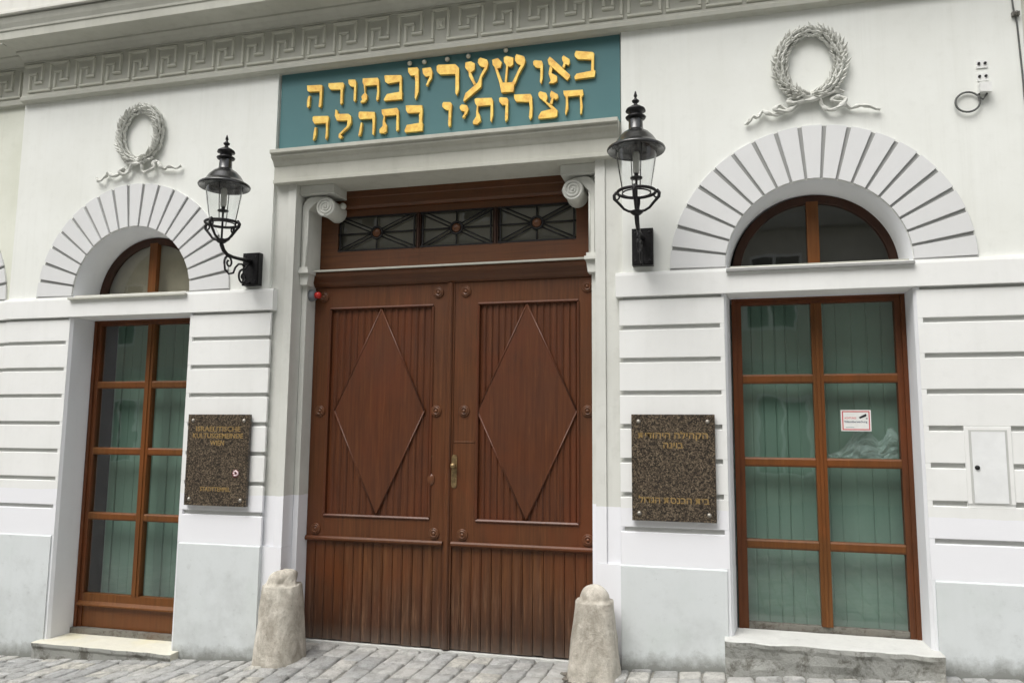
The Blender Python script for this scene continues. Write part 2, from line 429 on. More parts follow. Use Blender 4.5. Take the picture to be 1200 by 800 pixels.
house = thing('building', (0, 0.5, 0), 'white classical building with rusticated ground floor, arched windows and big brown gate', 'building')

def upper_wall(cx, x0, x1, y, name, mat):
    """front sheet above the band with a semicircular hole, plus the arch reveal"""
    m = MB(); zt = 5.40
    import math as _m
    angs = [i*_m.pi/64 for i in range(65)]
    for X_, Z_ in ((x0, zt), (x1, zt)): angs.append(_m.atan2(Z_-ZBT, X_-cx))
    angs = sorted(set(angs))
    def outer(a):
        c, s_ = _m.cos(a), _m.sin(a); t = 1e9
        if c > 1e-9: t = min(t, (x1-cx)/c)
        if c < -1e-9: t = min(t, (x0-cx)/c)
        if s_ > 1e-9: t = min(t, (zt-ZBT)/s_)
        return (cx+c*t, ZBT+s_*t)
    for a, b in zip(angs, angs[1:]):
        oa, ob = outer(a), outer(b)
        m.face([(cx+RI*_m.cos(a), y, ZBT+RI*_m.sin(a)), (oa[0], y, oa[1]), (ob[0], y, ob[1]), (cx+RI*_m.cos(b), y, ZBT+RI*_m.sin(b))])
    # reveal (slightly splayed) from the wall face to behind the frame
    for i in range(64):
        a, b = i*_m.pi/64, (i+1)*_m.pi/64
        q = lambda t, r, yy: (cx+r*_m.cos(t), yy, ZBT+r*_m.sin(t))
        m.face([q(a, RI, y), q(b, RI, y), q(b, 0.632, 0.36), q(a, 0.632, 0.36)], 1, True)
    # ends
    for X_ in (x0, x1): m.face([(X_, y, ZBT), (X_, y+0.3, ZBT), (X_, y+0.3, zt), (X_, y, zt)])
    bmesh.ops.remove_doubles(m.b, verts=m.b.verts[:], dist=1e-5)
    return m.build(name, [mat, REVEAL], house)

upper_wall(AC['l'], -EX, -1.612, 0.010, 'upper_wall', WALL)
upper_wall(AC['r'], 1.618, EX, 0.010, 'upper_wall', WALL)
SIDE = 5.76
upper_wall(-SIDE, -8.2, -EX, 0.055, 'upper_wall', WALLSIDE)
upper_wall(SIDE, EX, 8.2, 0.055, 'upper_wall', WALLSIDE)

def arch_surround(cx, y):
    m = MB(); N = 19
    g = 0.0165
    for i in range(N):
        a0, a1 = math.pi*i/N, math.pi*(i+1)/N
        pts = []
        def P(r, a, off):     # joint edges run parallel to the radius
            x, z = r*math.cos(a), r*math.sin(a)
            return (cx+x-off*math.sin(a), ZBT+z+off*math.cos(a))
        inner = []; outer = []
        K = 4
        gi = g*0.62
        for k in range(K+1):
            t = k/K
            o = (1-2*t)
            aa = a0+(a1-a0)*t
            outer.append(P(RO, aa, g*o if k in (0, K) else 0))
            inner.append(P(RI+0.004, aa, gi*o if k in (0, K) else 0))
        m.plate(outer+inner[::-1], y-0.018, y+0.006)
    o = m.build('arch_surround', ARCH, house)
    f = MB()
    for i in range(48):
        a, b = math.pi*i/48, math.pi*(i+1)/48
        q = lambda t, r: (cx+r*math.cos(t), y-0.003, ZBT+0.002+r*math.sin(t))
        f.face([q(a, RI+0.006), q(a, RO-0.006), q(b, RO-0.006), q(b, RI+0.006)])
    # the base joint, above the band
    f.box(cx-RO, cx-RI, y-0.017, y-0.004, ZBT-0.004, ZBT+0.010); f.box(cx+RI, cx+RO, y-0.017, y-0.004, ZBT-0.004, ZBT+0.010)
    f.build('joint', GROOVE, o)
for cx, y in ((AC['l'], 0.010), (AC['r'], 0.010), (-SIDE, 0.055), (SIDE, 0.055)): arch_surround(cx, y)

def pier(x0, x1, y, win_l, win_r, hatch=None):
    """rusticated pier: blocks in front of a greyer core, grooves stop just short of the window edges"""
    m = MB(); G = MB()
    d = 0.024
    zs = [ZB0-0.012]+JZ
    hi = 0.021; lo = 0.021
    for i, zt in enumerate(zs):
        zb = JZ[i] if i < len(JZ) else ZPL
        z1 = zt-(lo if i else 0.014); z0 = zb+(hi if i < len(JZ) else 0.0)
        m.prof_x([(y+d, z0), (y, z0), (y, z1), (y+0.006, z1+0.004), (y+d, z1+0.005)], x0, x1)
    core0 = x0+(0.0 if win_l else 0.028); core1 = x1-(0.0 if win_r else 0.028)
    G.box(core0+0.001, core1-0.001, y+d, y+0.30, ZPL, ZB0+0.004)
    # plain margins beside the openings
    mg = 0.035
    gaps = [(j-lo, j+hi) for j in [ZB0-0.012]+JZ]
    for j0, j1 in gaps[1:]:
        if win_l: m.box(x0, x0+mg, y+0.0008, y+d, j0-0.001, j1+0.001)
        if win_r: m.box(x1-mg, x1, y+0.0008, y+d, j0-0.001, j1+0.001)
        if hatch and hatch[2] < j1 and j0 < hatch[3]: m.box(hatch[0], hatch[1], y+0.0008, y+d, j0-0.001, j1+0.001)
    m.build('pier_wall', PIER, house); G.build('pier_joint', PIERJOINT, house)
    p = MB()
    p.prof_x([(y+0.3, -0.75), (y-0.012, -0.75), (y-0.012, ZPL-0.012), (y-0.002, ZPL), (y+0.3, ZPL)], x0+(0.022 if win_l else 0.0), x1-(0.022 if win_r else 0.0))
    p.build('plinth', PLINTH, house)
    return y
def reveal(xw, xf, y, z0, z1, yb=0.36):
    """one side of a window opening, from the wall edge xw back to the frame at xf"""
    s_ = 1 if xf > xw else -1
    m = MB()
    pts = [(xw, y-0.004 if z0 < 0.9 else y), (xw-s_*0.0005, y+0.001), (xw, y)]
    # thickened sheet: outline in (x, y), run along z
    o = [(xw-s_*0.022, y+0.001), (xw, y+0.001), (xw+s_*0.018, y+0.03), (xf, yb), (xw-s_*0.022, yb)]
    m.prism(o, lambda a, b, t: (a, b, t), z0, z1)
    m.build('window_reveal', REVEAL, house)

OPEN = {  # opening edges at the wall face
    'l': (-3.798, -2.428), 'r': (2.405, 3.772)}
pier(-EX, OPEN['l'][0]+0.0, 0.0, False, True)
pier(OPEN['l'][1], -1.575, 0.0, True, False)
pier(1.588, OPEN['r'][0], 0.0, False, True)
pier(OPEN['r'][1], EX, 0.0, True, False, hatch=(4.030, 4.330, 1.36, 1.95))
pier(-SIDE+0.67, -EX+0.03, 0.045, True, False); pier(-8.2, -SIDE-0.67, 0.045, False, True)
pier(EX-0.03, SIDE-0.67, 0.045, False, True); pier(SIDE+0.67, 8.2, 0.045, True, False)

# windows ---------------------------------------------------------------
YF = 0.30
def big_window(cx, zbot, panel, y=YF, hw=0.632, blind_mat=GREEN, mull=0.0, label=None, seed=1, inset=0.0, deep=0.0):
    rnd = random.Random(seed)
    x0, x1 = cx-hw, cx+hw; zt = 2.955
    t = 0.062
    m = MB()
    m.box(x0, x0+t, y, y+0.07, zbot, zt); m.box(x1-t, x1, y, y+0.07, zbot, zt)
    m.box(x0+t, x1-t, y+0.001, y+0.07, zt-0.055, zt)
    # outer fixed frame lip
    m.box(x0-0.012, x0+0.02, y-0.018, y-0.001, zbot, zt); m.box(x1-0.02, x1+0.012, y-0.018, y-0.001, zbot, zt)
    m.box(x0+0.021, x1-0.021, y-0.018, y-0.001, zt-0.02, zt)
    fr = m.build('window', WOODSTILE, house, label)
    mm = MB(); mx = cx+mull
    zb = zbot+(0.32 if panel else 0.055)
    mm.box(mx-0.040, mx+0.040, y-0.006, y+0.06, zb, zt-0.056)
    mm.box(mx-0.012, mx+0.012, y-0.014, y-0.0065, zb, zt-0.056)
    mm.build('mullion', WOODWIN, fr)
    for z in (2.300, 1.645, 1.012):
        for a, b in ((x0+t+0.001, mx-0.041), (mx+0.041, x1-t-0.001)):
            bars = MB(); bars.prof_x([(y+0.055, z-0.036), (y+0.004, z-0.036), (y-0.004, z-0.022), (y-0.004, z+0.022), (y+0.004, z+0.036), (y+0.055, z+0.036)], a, b)
            bars.build('glazing_bar', WOODWIN, fr)
    rail = MB()
    if panel:
        z = zbot+0.235
        rail.box(x0+t+0.001, x1-t-0.001, y-0.002, y+0.06, z, z+0.084)
        rail.prof_x([(y-0.001, z-0.03), (y-0.030, z-0.03), (y-0.030, z-0.015), (y-0.001, z+0.012)], x0+0.02, x1-0.02)
        rail.build('bottom_rail', WOODWIN, fr)
        pn = MB(); pn.box(x0+t+0.001, x1-t-0.001, y+0.012, y+0.05, zbot+0.002, z-0.001)
        pn.build('kick_panel', WOODKICK, fr)
    else:
        rail.box(x0+t+0.001, x1-t-0.001, y+0.004, y+0.06, zbot+0.002, zbot+0.055)
        rail.build('bottom_rail', MORTAR, fr)
    zz = [zb]+[1.012, 1.645, 2.300]+[zt-0.055]
    for i in range(4):
        for a, b in ((x0+t, mx-0.04), (mx+0.04, x1-t)):
            g = MB(); tx = rnd.uniform(-0.0015, 0.0015)
            g.face([(a, y+0.03+tx, zz[i]), (b, y+0.03-tx, zz[i]), (b, y+0.03-tx, zz[i+1]), (a, y+0.03+tx, zz[i+1])])
            g.build('pane', GLASS, fr)
    # pleated curtain boards behind the glass
    c = MB(); xx = x0+0.015+inset; yy = y+0.17+deep; row = []; x1c = x1-inset*0.3
    while xx < x1c-0.02:
        wd = rnd.uniform(0.085, 0.125); e = min(xx+wd, x1c-0.01)
        d = rnd.uniform(-0.006, 0.006)
        row += [(xx, yy+0.008+d), (xx+0.008, yy+0.001+d), (e-0.010, yy+d+0.003), (e-0.003, yy+rnd.choice((0.008, 0.012, 0.028)))]
        xx = e
    for (a, ya), (b, yb) in zip(row, row[1:]):
        c.face([(a, ya, zb-0.1+inset*1.1), (b, yb, zb-0.1+inset*1.1), (b, yb, zt+0.1), (a, ya, zt+0.1)])
    c.build('curtain', blind_mat, fr)
    return fr
WL = big_window(CL-0.010, -0.045, True, seed=3, mull=0.03, inset=0.05, deep=0.05)
WR = big_window(3.110, 0.362, False, seed=5)
WSL = big_window(-SIDE, -0.05, True, y=0.34, seed=8)
WSR = big_window(SIDE, 0.55, False, y=0.34, seed=9)

for (a, b), y, f0, f1, zb in ((OPEN['l'], 0.0, CL-0.010-0.645, CL-0.010+0.645, -0.75), (OPEN['r'], 0.0, 3.110-0.645, 3.110+0.645, -0.2),
                      ((-SIDE-0.67, -SIDE+0.67), 0.045, -SIDE-0.645, -SIDE+0.645, -0.75), ((SIDE-0.67, SIDE+0.67), 0.045, SIDE-0.645, SIDE+0.645, -0.2)):
    reveal(a, f0, y, zb, ZB0-0.001, 0.42); reveal(b, f1, y, zb, ZB0-0.001, 0.42)
    s_ = MB(); s_.box(a-0.01, b+0.01, y+0.035, 0.55, ZB0+0.0005, ZB0+0.05); s_.build('lintel', REVEAL, house)
    # wall between the rectangular and the arched opening, behind the band
    s_ = MB(); s_.box(a+0.02, b-0.02, 0.37, 0.42, ZB0+0.051, ZBT-0.005); s_.build('lintel', REVEAL, house)

def arch_window(cx, y=YF, blind_or_backing=None, r=0.630):
    m = MB(); n = 40; ri = r-0.062
    q = lambda a, rr, yy, dz=0: (cx+rr*math.cos(a), yy, ZBT+0.0+rr*math.sin(a)+dz)
    for i in range(n):
        a, b = math.pi*i/n, math.pi*(i+1)/n
        m.face([q(a, r, y), q(b, r, y), q(b, ri, y), q(a, ri, y)], 0)
        m.face([q(a, ri, y), q(b, ri, y), q(b, ri-0.004, y+0.05), q(a, ri-0.004, y+0.05)], 0, True)
        m.face([q(a, r, y), q(b, r, y), q(b, r, y+0.05), q(a, r, y+0.05)], 0, True)
    bmesh.ops.remove_doubles(m.b, verts=m.b.verts[:], dist=1e-5)
    m.box(cx-ri+0.002, cx+ri-0.002, y+0.001, y+0.05, ZBT+0.002, ZBT+0.05)
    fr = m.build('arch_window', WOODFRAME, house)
    k = MB(); k.box(cx-0.045, cx+0.045, y-0.008, y+0.045, ZBT+0.051, ZBT+ri+0.01); k.build('mullion', WOODWIN, fr)
    for s_ in (-1, 1):
        g = MB(); pts = [(cx+s_*0.045, ZBT+0.05)]
        for i in range(21):
            a = math.pi/2*i/20
            pts.append((cx+s_*max(0.045, ri*math.cos(a)), ZBT+max(0.05, ri*math.sin(a))))
        g.face([(a, y+0.028, b) for a, b in pts]); g.build('pane', GLASS, fr)
    bk = MB(); bk.box(cx-0.62, cx+0.62, 0.43, 0.44, ZBT-0.05, ZBT+0.68); bk.build('blind_or_backing', blind_or_backing or DARKROOM, fr)  # left arch has a blind; elsewhere the dark colour stands in for unlit interior
for cx, y, bl in ((AC['l'], YF, BLIND), (3.110, YF, DARKROOM), (-SIDE, 0.34, DARKROOM), (SIDE, 0.34, DARKROOM)): arch_window(cx, y, bl)

for cx, y in ((AC['l'], 0.0), (AC['r'], 0.0), (-SIDE, 0.045), (SIDE, 0.045)):
    m = MB(); m.box(cx-0.668, cx+0.668, y-0.058, y+0.42, ZBT-0.036, ZBT-0.016); m.build('arch_sill', TRIM if cx != AC['r'] else GROOVE, house)
    m = MB(); m.box(cx-0.64, cx+0.64, y+0.0, y+0.30, ZBT-0.0155, ZBT+0.012); m.build('arch_sill', TRIM, house)

def band(x0, x1, y):
    m = MB(); m.prof_x([(y+0.20, ZB0), (y-0.024, ZB0), (y-0.024, ZBT-0.03), (y-0.018, ZBT-0.004), (y+0.20, ZBT-0.002)], x0, x1)
    # cut out for the sill is simply covered by it: the sill projects further
    return m
for x0, x1, y in ((-EX-0.02, -1.548, 0.0), (1.562, EX+0.02, 0.0), (-8.2, -EX-0.021, 0.045), (EX+0.021, 8.2, 0.045)):
    m = band(x0, x1, y); m.build('string_course', PIER, house)

# portal surround --------------------------------------------------------
XJ = 1.390
for s_ in (-1, 1):
    m = MB(); fx = lambda a: s_*a
    def bx(a, b, y0, y1, z0, z1):
        m.box(min(fx(a), fx(b)), max(fx(a), fx(b)), y0, y1, z0, z1)
    bx(XJ+0.085, 1.64, 0.050, 0.30, 0.845, 4.14)
    bx(XJ, XJ+0.084, 0.036, 0.40, 0.845, 4.139)
    bx(XJ-0.003, 1.64, 0.030, 0.40, -0.7, 0.844)
    bx(1.335, XJ-0.004, 0.20, 0.42, -0.7, 4.138)
    m.build('door_surround', JAMB, house)
# sign recess backing and its side returns, entablature over the door
m = MB(); m.box(-1.64, 1.64, 0.062, 0.30, 4.30, 5.40); m.build('portal_wall', JAMB, house)
m = MB()
m.prof_x([(0.40, 4.130), (-0.030, 4.130), (-0.030, 4.160), (-0.016, 4.165), (-0.016, 4.285), (-0.030, 4.300), (-0.050, 4.335), (-0.085, 4.360), (-0.085, 4.385), (-0.110, 4.392), (-0.110, 4.425), (0.061, 4.445), (0.40, 4.445)], -1.598, 1.60)
m.build('door_entablature', TRIM, house)

# frieze, meander and cornice ---------------------------------------------
def cornice(x0, x1, dy):
    m = MB()
    m.prof_x([(0.40, 5.212), (-0.004+dy, 5.212), (-0.030+dy, 5.222), (-0.062+dy, 5.226), (-0.062+dy, 5.262), (-0.050+dy, 5.276), (-0.046+dy, 5.292),
              (-0.040+dy, 5.296), (-0.040+dy, 5.622), (-0.050+dy, 5.626), (-0.050+dy, 5.640), (0.40, 5.640)], x0, x1)
    m.build('frieze', FRIEZE, house)
    m = MB()
    m.prof_x([(0.40, 5.641), (-0.060+dy, 5.641), (-0.070+dy, 5.660), (-0.105+dy, 5.690), (-0.150+dy, 5.706), (-0.150+dy, 5.722), (-0.180+dy, 5.726),
              (-0.330+dy, 5.730), (-0.335+dy, 5.718), (-0.380+dy, 5.718), (-0.380+dy, 5.800), (-0.390+dy, 5.806), (-0.392+dy, 5.83), (-0.410+dy, 5.87), (-0.425+dy, 5.925), (0.40, 5.925)], x0, x1)
    m.build('cornice', TRIM, house)
    m = MB()
    m.prof_x([(0.40, 5.945), (-0.455+dy, 5.945), (-0.455+dy, 5.975), (-0.440+dy, 5.985), (-0.440+dy, 7.2), (0.40, 7.2)], x0, x1)
    m.box(x0+0.001, x1-0.001, -0.40+dy, 0.4, 5.926, 5.944)
    m.build('parapet_wall', WALLTOP, house)
cornice(-EX, EX, 0.0); cornice(-8.2, -EX-0.001, 0.07); cornice(EX+0.001, 8.2, 0.07)

def meander(xa, per, n, sgn, dy=0.0):
    """running key: sgn=+1 the motif opens like the left half of the photo, -1 mirrored; xa is the outer line next the centre"""
    m = MB(); z0, z1 = 5.318, 5.598; H = z1-z0; t = 0.0125
    y0, y1 = -0.0405+dy, -0.060+dy
    def seg(xa_, za, xb, zb):
        # ridge with a sloped cross-section
        if abs(xa_-xb) > abs(za-zb):
            a, b = min(xa_, xb)-t, max(xa_, xb)+t
            m.prof_x([(y0+0.004, za-t-0.004), (y1, za-t+0.003), (y1, za+t-0.003), (y0+0.004, za+t+0.004)], a, b)
        else:
            a, b = min(za, zb)+t+0.004, max(za, zb)-t-0.004
            m.prism([(xa_-t-0.004, y0+0.004), (xa_-t+0.003, y1), (xa_+t-0.003, y1), (xa_+t+0.004, y0+0.004)], lambda p, q, s: (p, q, s), a, b)
    path = [(0, 1), (.66, 1), (.66, .32), (.42, .32), (.42, .65), (.19, .65), (.19, 0), (1, 0), (1, 1)]
    for i in range(n):
        for (a, b), (c, d) in zip(path, path[1:]):
            if sgn > 0: X = lambda u: xa-per*(i+1)+per*u
            else: X = lambda u: xa+per*(i+1)-per*u
            seg(X(a), z0+b*H, X(c), z0+d*H)
    return m
XM0, XM1 = -0.048, 0.100
mm = meander(XM0, 0.3215, 14, 1); 
mm.build('meander_relief', KEY, house)
mm = meander(XM1, 0.3185, 14, -1); mm.build('meander_relief', KEY, house)
mm = MB(); mm.box(XM0, XM1, -0.062, -0.037, 5.587, 5.609)
cxm = (XM0+XM1)/2
mm.box(cxm-0.040, cxm+0.040, -0.050, -0.037, 5.42, 5.52); mm.ball((cxm, -0.052, 5.47), 0.026, 12, (1, 0.5, 1))
for k in range(4): mm.ball((cxm+0.022*math.cos(k*math.pi/2+0.785), -0.052, 5.47+0.03*math.sin(k*math.pi/2+0.785)), 0.013, 8, (1, 0.6, 1.2))
mm.build('meander_relief', KEY, house)
mm = meander(-EX-0.10, 0.3215, 9, 1, 0.07); mm.build('meander_relief', KEY, house)
mm = meander(EX+0.10, 0.3215, 9, -1, 0.07); mm.build('meander_relief', KEY, house)

# body of the house behind the facade
m = MB(); m.box(-8.2, 8.2, 0.70, 9.0, -0.8, 7.2); m.build('house_body', DARKROOM, house)
m = MB()
m.box(-8.4, -8.2, 0.06, 9.0, -0.8, 7.2); m.box(8.2, 8.4, 0.06, 9.0, -0.8, 7.2); m.build('side_wall', WALLSIDE, house)
m = MB()
for x0, x1 in ((-4.9, -3.85+0.0), (-2.40, -1.41), (1.41, 2.38), (3.80, 4.9)): m.box(x0, x1, 0.43, 0.69, -0.8, 5.3)
m.build('inner_pier', DARKROOM, house)

# doorsteps ---------------------------------------------------------------
def rough_block(x0, x1, y0, y1, z0, z1, amp, nx=28, seed=0, tilt=0.0):
    m = MB(); rows = []
    prof = [(y1, z1), ((y0+y1)/2, z1), (y0+0.02, z1), (y0+0.004, z1-0.006), (y0+0.001, z1-0.035), (y0+0.012, z1-0.06), (y0+0.015, z1-0.12), (y0+0.012, z1-0.18), (y0, z0)]
    for i in range(nx+1):
        x = x0+(x1-x0)*i/nx; r = []
        for j, (y, z) in enumerate(prof):
            n = noise.noise(Vector((x*6+seed, y*9, z*9)))
            n2 = noise.noise(Vector((x*22+seed, y*21, z*21)))
            k = amp if j >= 2 else amp*0.3
            r.append(m.b.verts.new((x, y+(n*k+n2*k*0.5), z+n*k*0.4+tilt*(x-x0))))
        rows.append(r)
    for i in range(nx):
        for j in range(len(prof)-1):
            f = m.b.faces.new((rows[i][j], rows[i+1][j], rows[i+1][j+1], rows[i][j+1])); f.material_index = 1 if j >= 3 else 0
    for r in (rows[0], rows[-1]):
        vs = r+[m.b.verts.new((r[0].co.x, y1, z0))]
        m.b.faces.new(vs)
    return m
rough_block(-3.845, -2.340, -0.12, 0.25, -0.40, -0.098, 0.010, seed=3, tilt=0.003).build('doorstep', [STEPL, STEPF], house, 'low yellowish doorstep under the left window door')
rough_block(2.352, 3.800, -0.15, 0.29, -0.05, 0.372, 0.022, seed=11).build('doorstep', [STEPR, STEPF], house, 'high cracked stone step under the right window')
m = MB(); m.box(-3.79, -2.44, 0.251, 0.42, -0.4, -0.046); m.build('threshold', MORTAR, house)
m = MB(); m.box(2.45, 3.76, 0.291, 0.42, -0.2, 0.360); m.build('threshold', MORTAR, house)

# ------------------------------------------------------------------ gate
YD = 0.36
XM = 0.030                            # meeting line
def leaf(x0, x1, px0, px1, lc, label):
    """one leaf: frame, reeded panel with a raised lozenge, boarded foot"""
    m = MB(); y = YD
    # stiles and rails round the panel
    zt, zr, pz0, pz1 = 3.205, 0.885, 1.100, 3.000
    m.box(x0, px0, y, y+0.06, zr, zt); m.box(px1, x1, y, y+0.06, zr, zt)
    m.box(px0+0.0005, px1-0.0005, y+0.0005, y+0.06, pz1, zt); m.box(px0+0.0005, px1-0.0005, y+0.0005, y+0.06, zr, pz0)
    d = m.build('door_leaf', WOOD, house, label)
    # bead round the panel
    b = MB()
    for (a, c, e, f) in ((px0-0.002, px1+0.002, pz0-0.014, pz0+0.012), (px0-0.002, px1+0.002, pz1-0.012, pz1+0.014)):
        b.prof_x([(y+0.03, e), (y-0.012, e+0.006), (y-0.014, (e+f)/2), (y-0.004, f), (y+0.03, f)], a, c)
    for X in (px0, px1):
        b.prism([(X-0.013, y+0.03), (X-0.011, y-0.008), (X, y-0.013), (X+0.011, y-0.008), (X+0.013, y+0.03)], lambda p, q, s: (p, q, s), pz0+0.012, pz1-0.012)
    b.build('panel_bead', WOODPANEL, d)
    # reeded ground of the panel
    r = MB(); n = 15; wdt = (px1-px0-0.026)/n; xs = px0+0.013
    pts = []
    for i in range(n):
        a = xs+i*wdt
        pts += [(a, y+0.022), (a+0.006, y+0.019), (a+wdt*0.30, y+0.017), (a+wdt*0.55, y+0.013), (a+wdt*0.8, y+0.013), (a+wdt-0.005, y+0.018)]
    pts += [(px1-0.013, y+0.022)]
    for (a, ya), (c, yc) in zip(pts, pts[1:]):
        if c-a > 1e-6: r.face([(a, ya, pz0), (c, yc, pz0), (c, yc, pz1), (a, ya, pz1)])
    r.build('reeded_panel', WOODPANEL, d)
    # raised lozenge with a moulded edge
    z = MB(); hw, z0, z1, zc = 0.445, pz0+0.006, pz1-0.014, 2.045
    loz = [(lc-hw, zc), (lc, z0), (lc+hw, zc), (lc, z1)]
    z.plate(loz, y+0.002, y+0.04)
    for (a, b2), (c, d2) in zip(loz, loz[1:]+loz[:1]):
        z.tube([(a, y+0.003, b2), (c, y+0.003, d2)], 0.0075, 6)
    z.build('lozenge', WOODPANEL, d)
    # half-round rail
    z = MB(); z.prof_x([(y+0.02, 0.868), (y-0.014, 0.870), (y-0.030, 0.884), (y-0.030, 0.900), (y-0.016, 0.914), (y+0.02, 0.916)], x0, x1); z.build('rail', WOOD, d)
    # boards of the foot
    z = MB(); n = 14; wdt = (x1-x0)/n; rnd = random.Random(int(abs(lc)*100))
    for i in range(n):
        a = x0+i*wdt; b2 = a+wdt; dd = rnd.uniform(0, 0.003); zb = 0.004+rnd.uniform(0, 0.012)
        z.prism([(a+0.0005, y+0.05), (a+0.0005, y+0.014), (a+0.004, y+0.010+dd), (b2-0.016, y+0.009+dd), (b2-0.013, y+0.014), (b2-0.010, y+0.008), (b2-0.006, y+0.007), (b2-0.002, y+0.010), (b2-0.0005, y+0.05)], lambda p, q, s: (p, q, s), zb, 0.884)
    z.build('foot_boards', WOODLOW, d)
    return d
dl = leaf(-1.333, XM-0.038, -1.165, -0.140, -0.652, 'left leaf of the brown wooden gate')
dr = leaf(XM+0.040, 1.345, 0.292, 1.192, 0.735, 'right leaf of the brown wooden gate, with the knob')
def rosette(parent, x, z, r=0.050, y=YD):
    m = MB()
    m.lathe([(0.001, y-0.022), (r*0.22, y-0.021), (r*0.30, y-0.012), (r*0.42, y-0.010), (r*0.55, y-0.022), (r*0.66, y-0.020), (r*0.74, y-0.007), (r*0.86, y-0.015), (r*0.97, y-0.011), (r, y-0.004), (r, y+0.003)], (x, 0, z), 20, 'Y')
    m.build('rosette', WOODMET, parent)
for z in (3.118, 2.045, 0.975):
    rosette(dl, -0.092, z); rosette(dl, -1.240, z)
    rosette(dr, 0.170, z); rosette(dr, 1.272, z)
m = MB()
m.box(XM-0.037, XM+0.039, YD-0.006, YD+0.05, 0.006, 3.205)
m.prism([(XM-0.026, YD-0.0065), (XM-0.024, YD-0.020), (XM-0.006, YD-0.030), (XM+0.012, YD-0.028), (XM+0.022, YD-0.018), (XM+0.026, YD-0.0065)], lambda p, q, s: (p, q, s), 0.010, 3.200)
m.build('meeting_stile', WOOD, house)
# handle, lock plate and the oval cover on the other leaf
m = MB(); ys = YD
m.prism([(0.062, 1.395), (0.075, 1.375), (0.100, 1.375), (0.112, 1.395), (0.112, 1.640), (0.100, 1.662), (0.075, 1.662), (0.062, 1.640)], lambda a, b, t: (a, t, b), ys-0.008, ys-0.0005)
m.lathe([(0.012, ys-0.030), (0.012, ys-0.008)], (0.087, 0, 1.565), 14, 'Y')
m.lathe([(0.001, ys-0.062), (0.015, ys-0.060), (0.025, ys-0.050), (0.027, ys-0.040), (0.020, ys-0.030), (0.012, ys-0.028)], (0.087, 0, 1.565), 18, 'Y')
m.lathe([(0.009, ys-0.014), (0.010, ys-0.008)], (0.087, 0, 1.450), 12, 'Y')
m.build('door_knob', BRASS, dr)
m = MB(); m.lathe([(0.001, 0), (0.020, 0), (0.031, 0.008), (0.036, 0.014)], (0, 0, 0), 20, 'Y')
for v in m.b.verts: v.co = Vector((-0.128+v.co.x, ys-0.014+v.co.y, 1.44+v.co.z*1.5))
m.build('keyhole_cover', WOODMET, dl)
m = MB(); m.box(0.080, 0.270, ys-0.004, ys-0.0003, 1.768, 1.780); m.build('repair_batten', WOODMET, dr)
m = MB(); m.box(-0.150, -0.120, ys-0.003, ys-0.0003, 1.640, 1.650); m.build('letter_slit', BRASS, dl)

# transom ------------------------------------------------------------------
m = MB(); y = 0.345
m.prof_x([(0.46, 3.206), (y+0.0, 3.206), (y-0.02, 3.225), (y-0.035, 3.250), (y-0.075, 3.290), (y-0.085, 3.310), (y-0.085, 3.335), (0.46, 3.335)], -1.333, 1.345)
m.build('transom_beam', WOODDARK, house)
m = MB(); m.prof_x([(0.46, 3.336), (y-0.105, 3.336), (y-0.108, 3.352), (y-0.02, 3.372), (0.46, 3.385)], -1.334, 1.346); m.build('transom_ledge', TRIM, house)
y = 0.40
LX = [(-1.140, -0.342), (-0.298, 0.402), (0.452, 1.168)]
m = MB(); zb, zt = 3.555, 3.895
m.box(-1.334, 1.346, y, y+0.05, 3.386, zb); m.box(-1.334, LX[0][0], y+0.0005, y+0.05, zb+0.0003, zt); m.box(LX[2][1], 1.346, y+0.0005, y+0.05, zb+0.0003, zt)
m.box(-1.334, 1.346, y-0.0005, y+0.05, zt, 3.96)
tw = m.build('transom_window', WOODDARK, house)
m = MB(); m.prof_x([(y+0.05, 3.961), (y-0.03, 3.961), (y-0.045, 3.985), (y-0.045, 4.06), (y-0.05, 4.07), (y-0.05, 4.137), (y+0.05, 4.137)], -1.334, 1.346); m.build('transom_head', WOODDARK, tw)
for (a, b), (c, d) in zip(LX, LX[1:]):
    m = MB(); m.box(b, c, y+0.004, y+0.05, zb+0.0003, zt-0.0003); m.box((b+c)/2-0.008, (b+c)/2+0.008, y-0.010, y+0.0035, zb, zt); m.box(b+0.001, b+0.006, y-0.004, y+0.0035, zb, zt); m.box(c-0.006, c-0.001, y-0.004, y+0.0035, zb, zt)
    m.build('transom_mullion', WOODFRAME, tw)
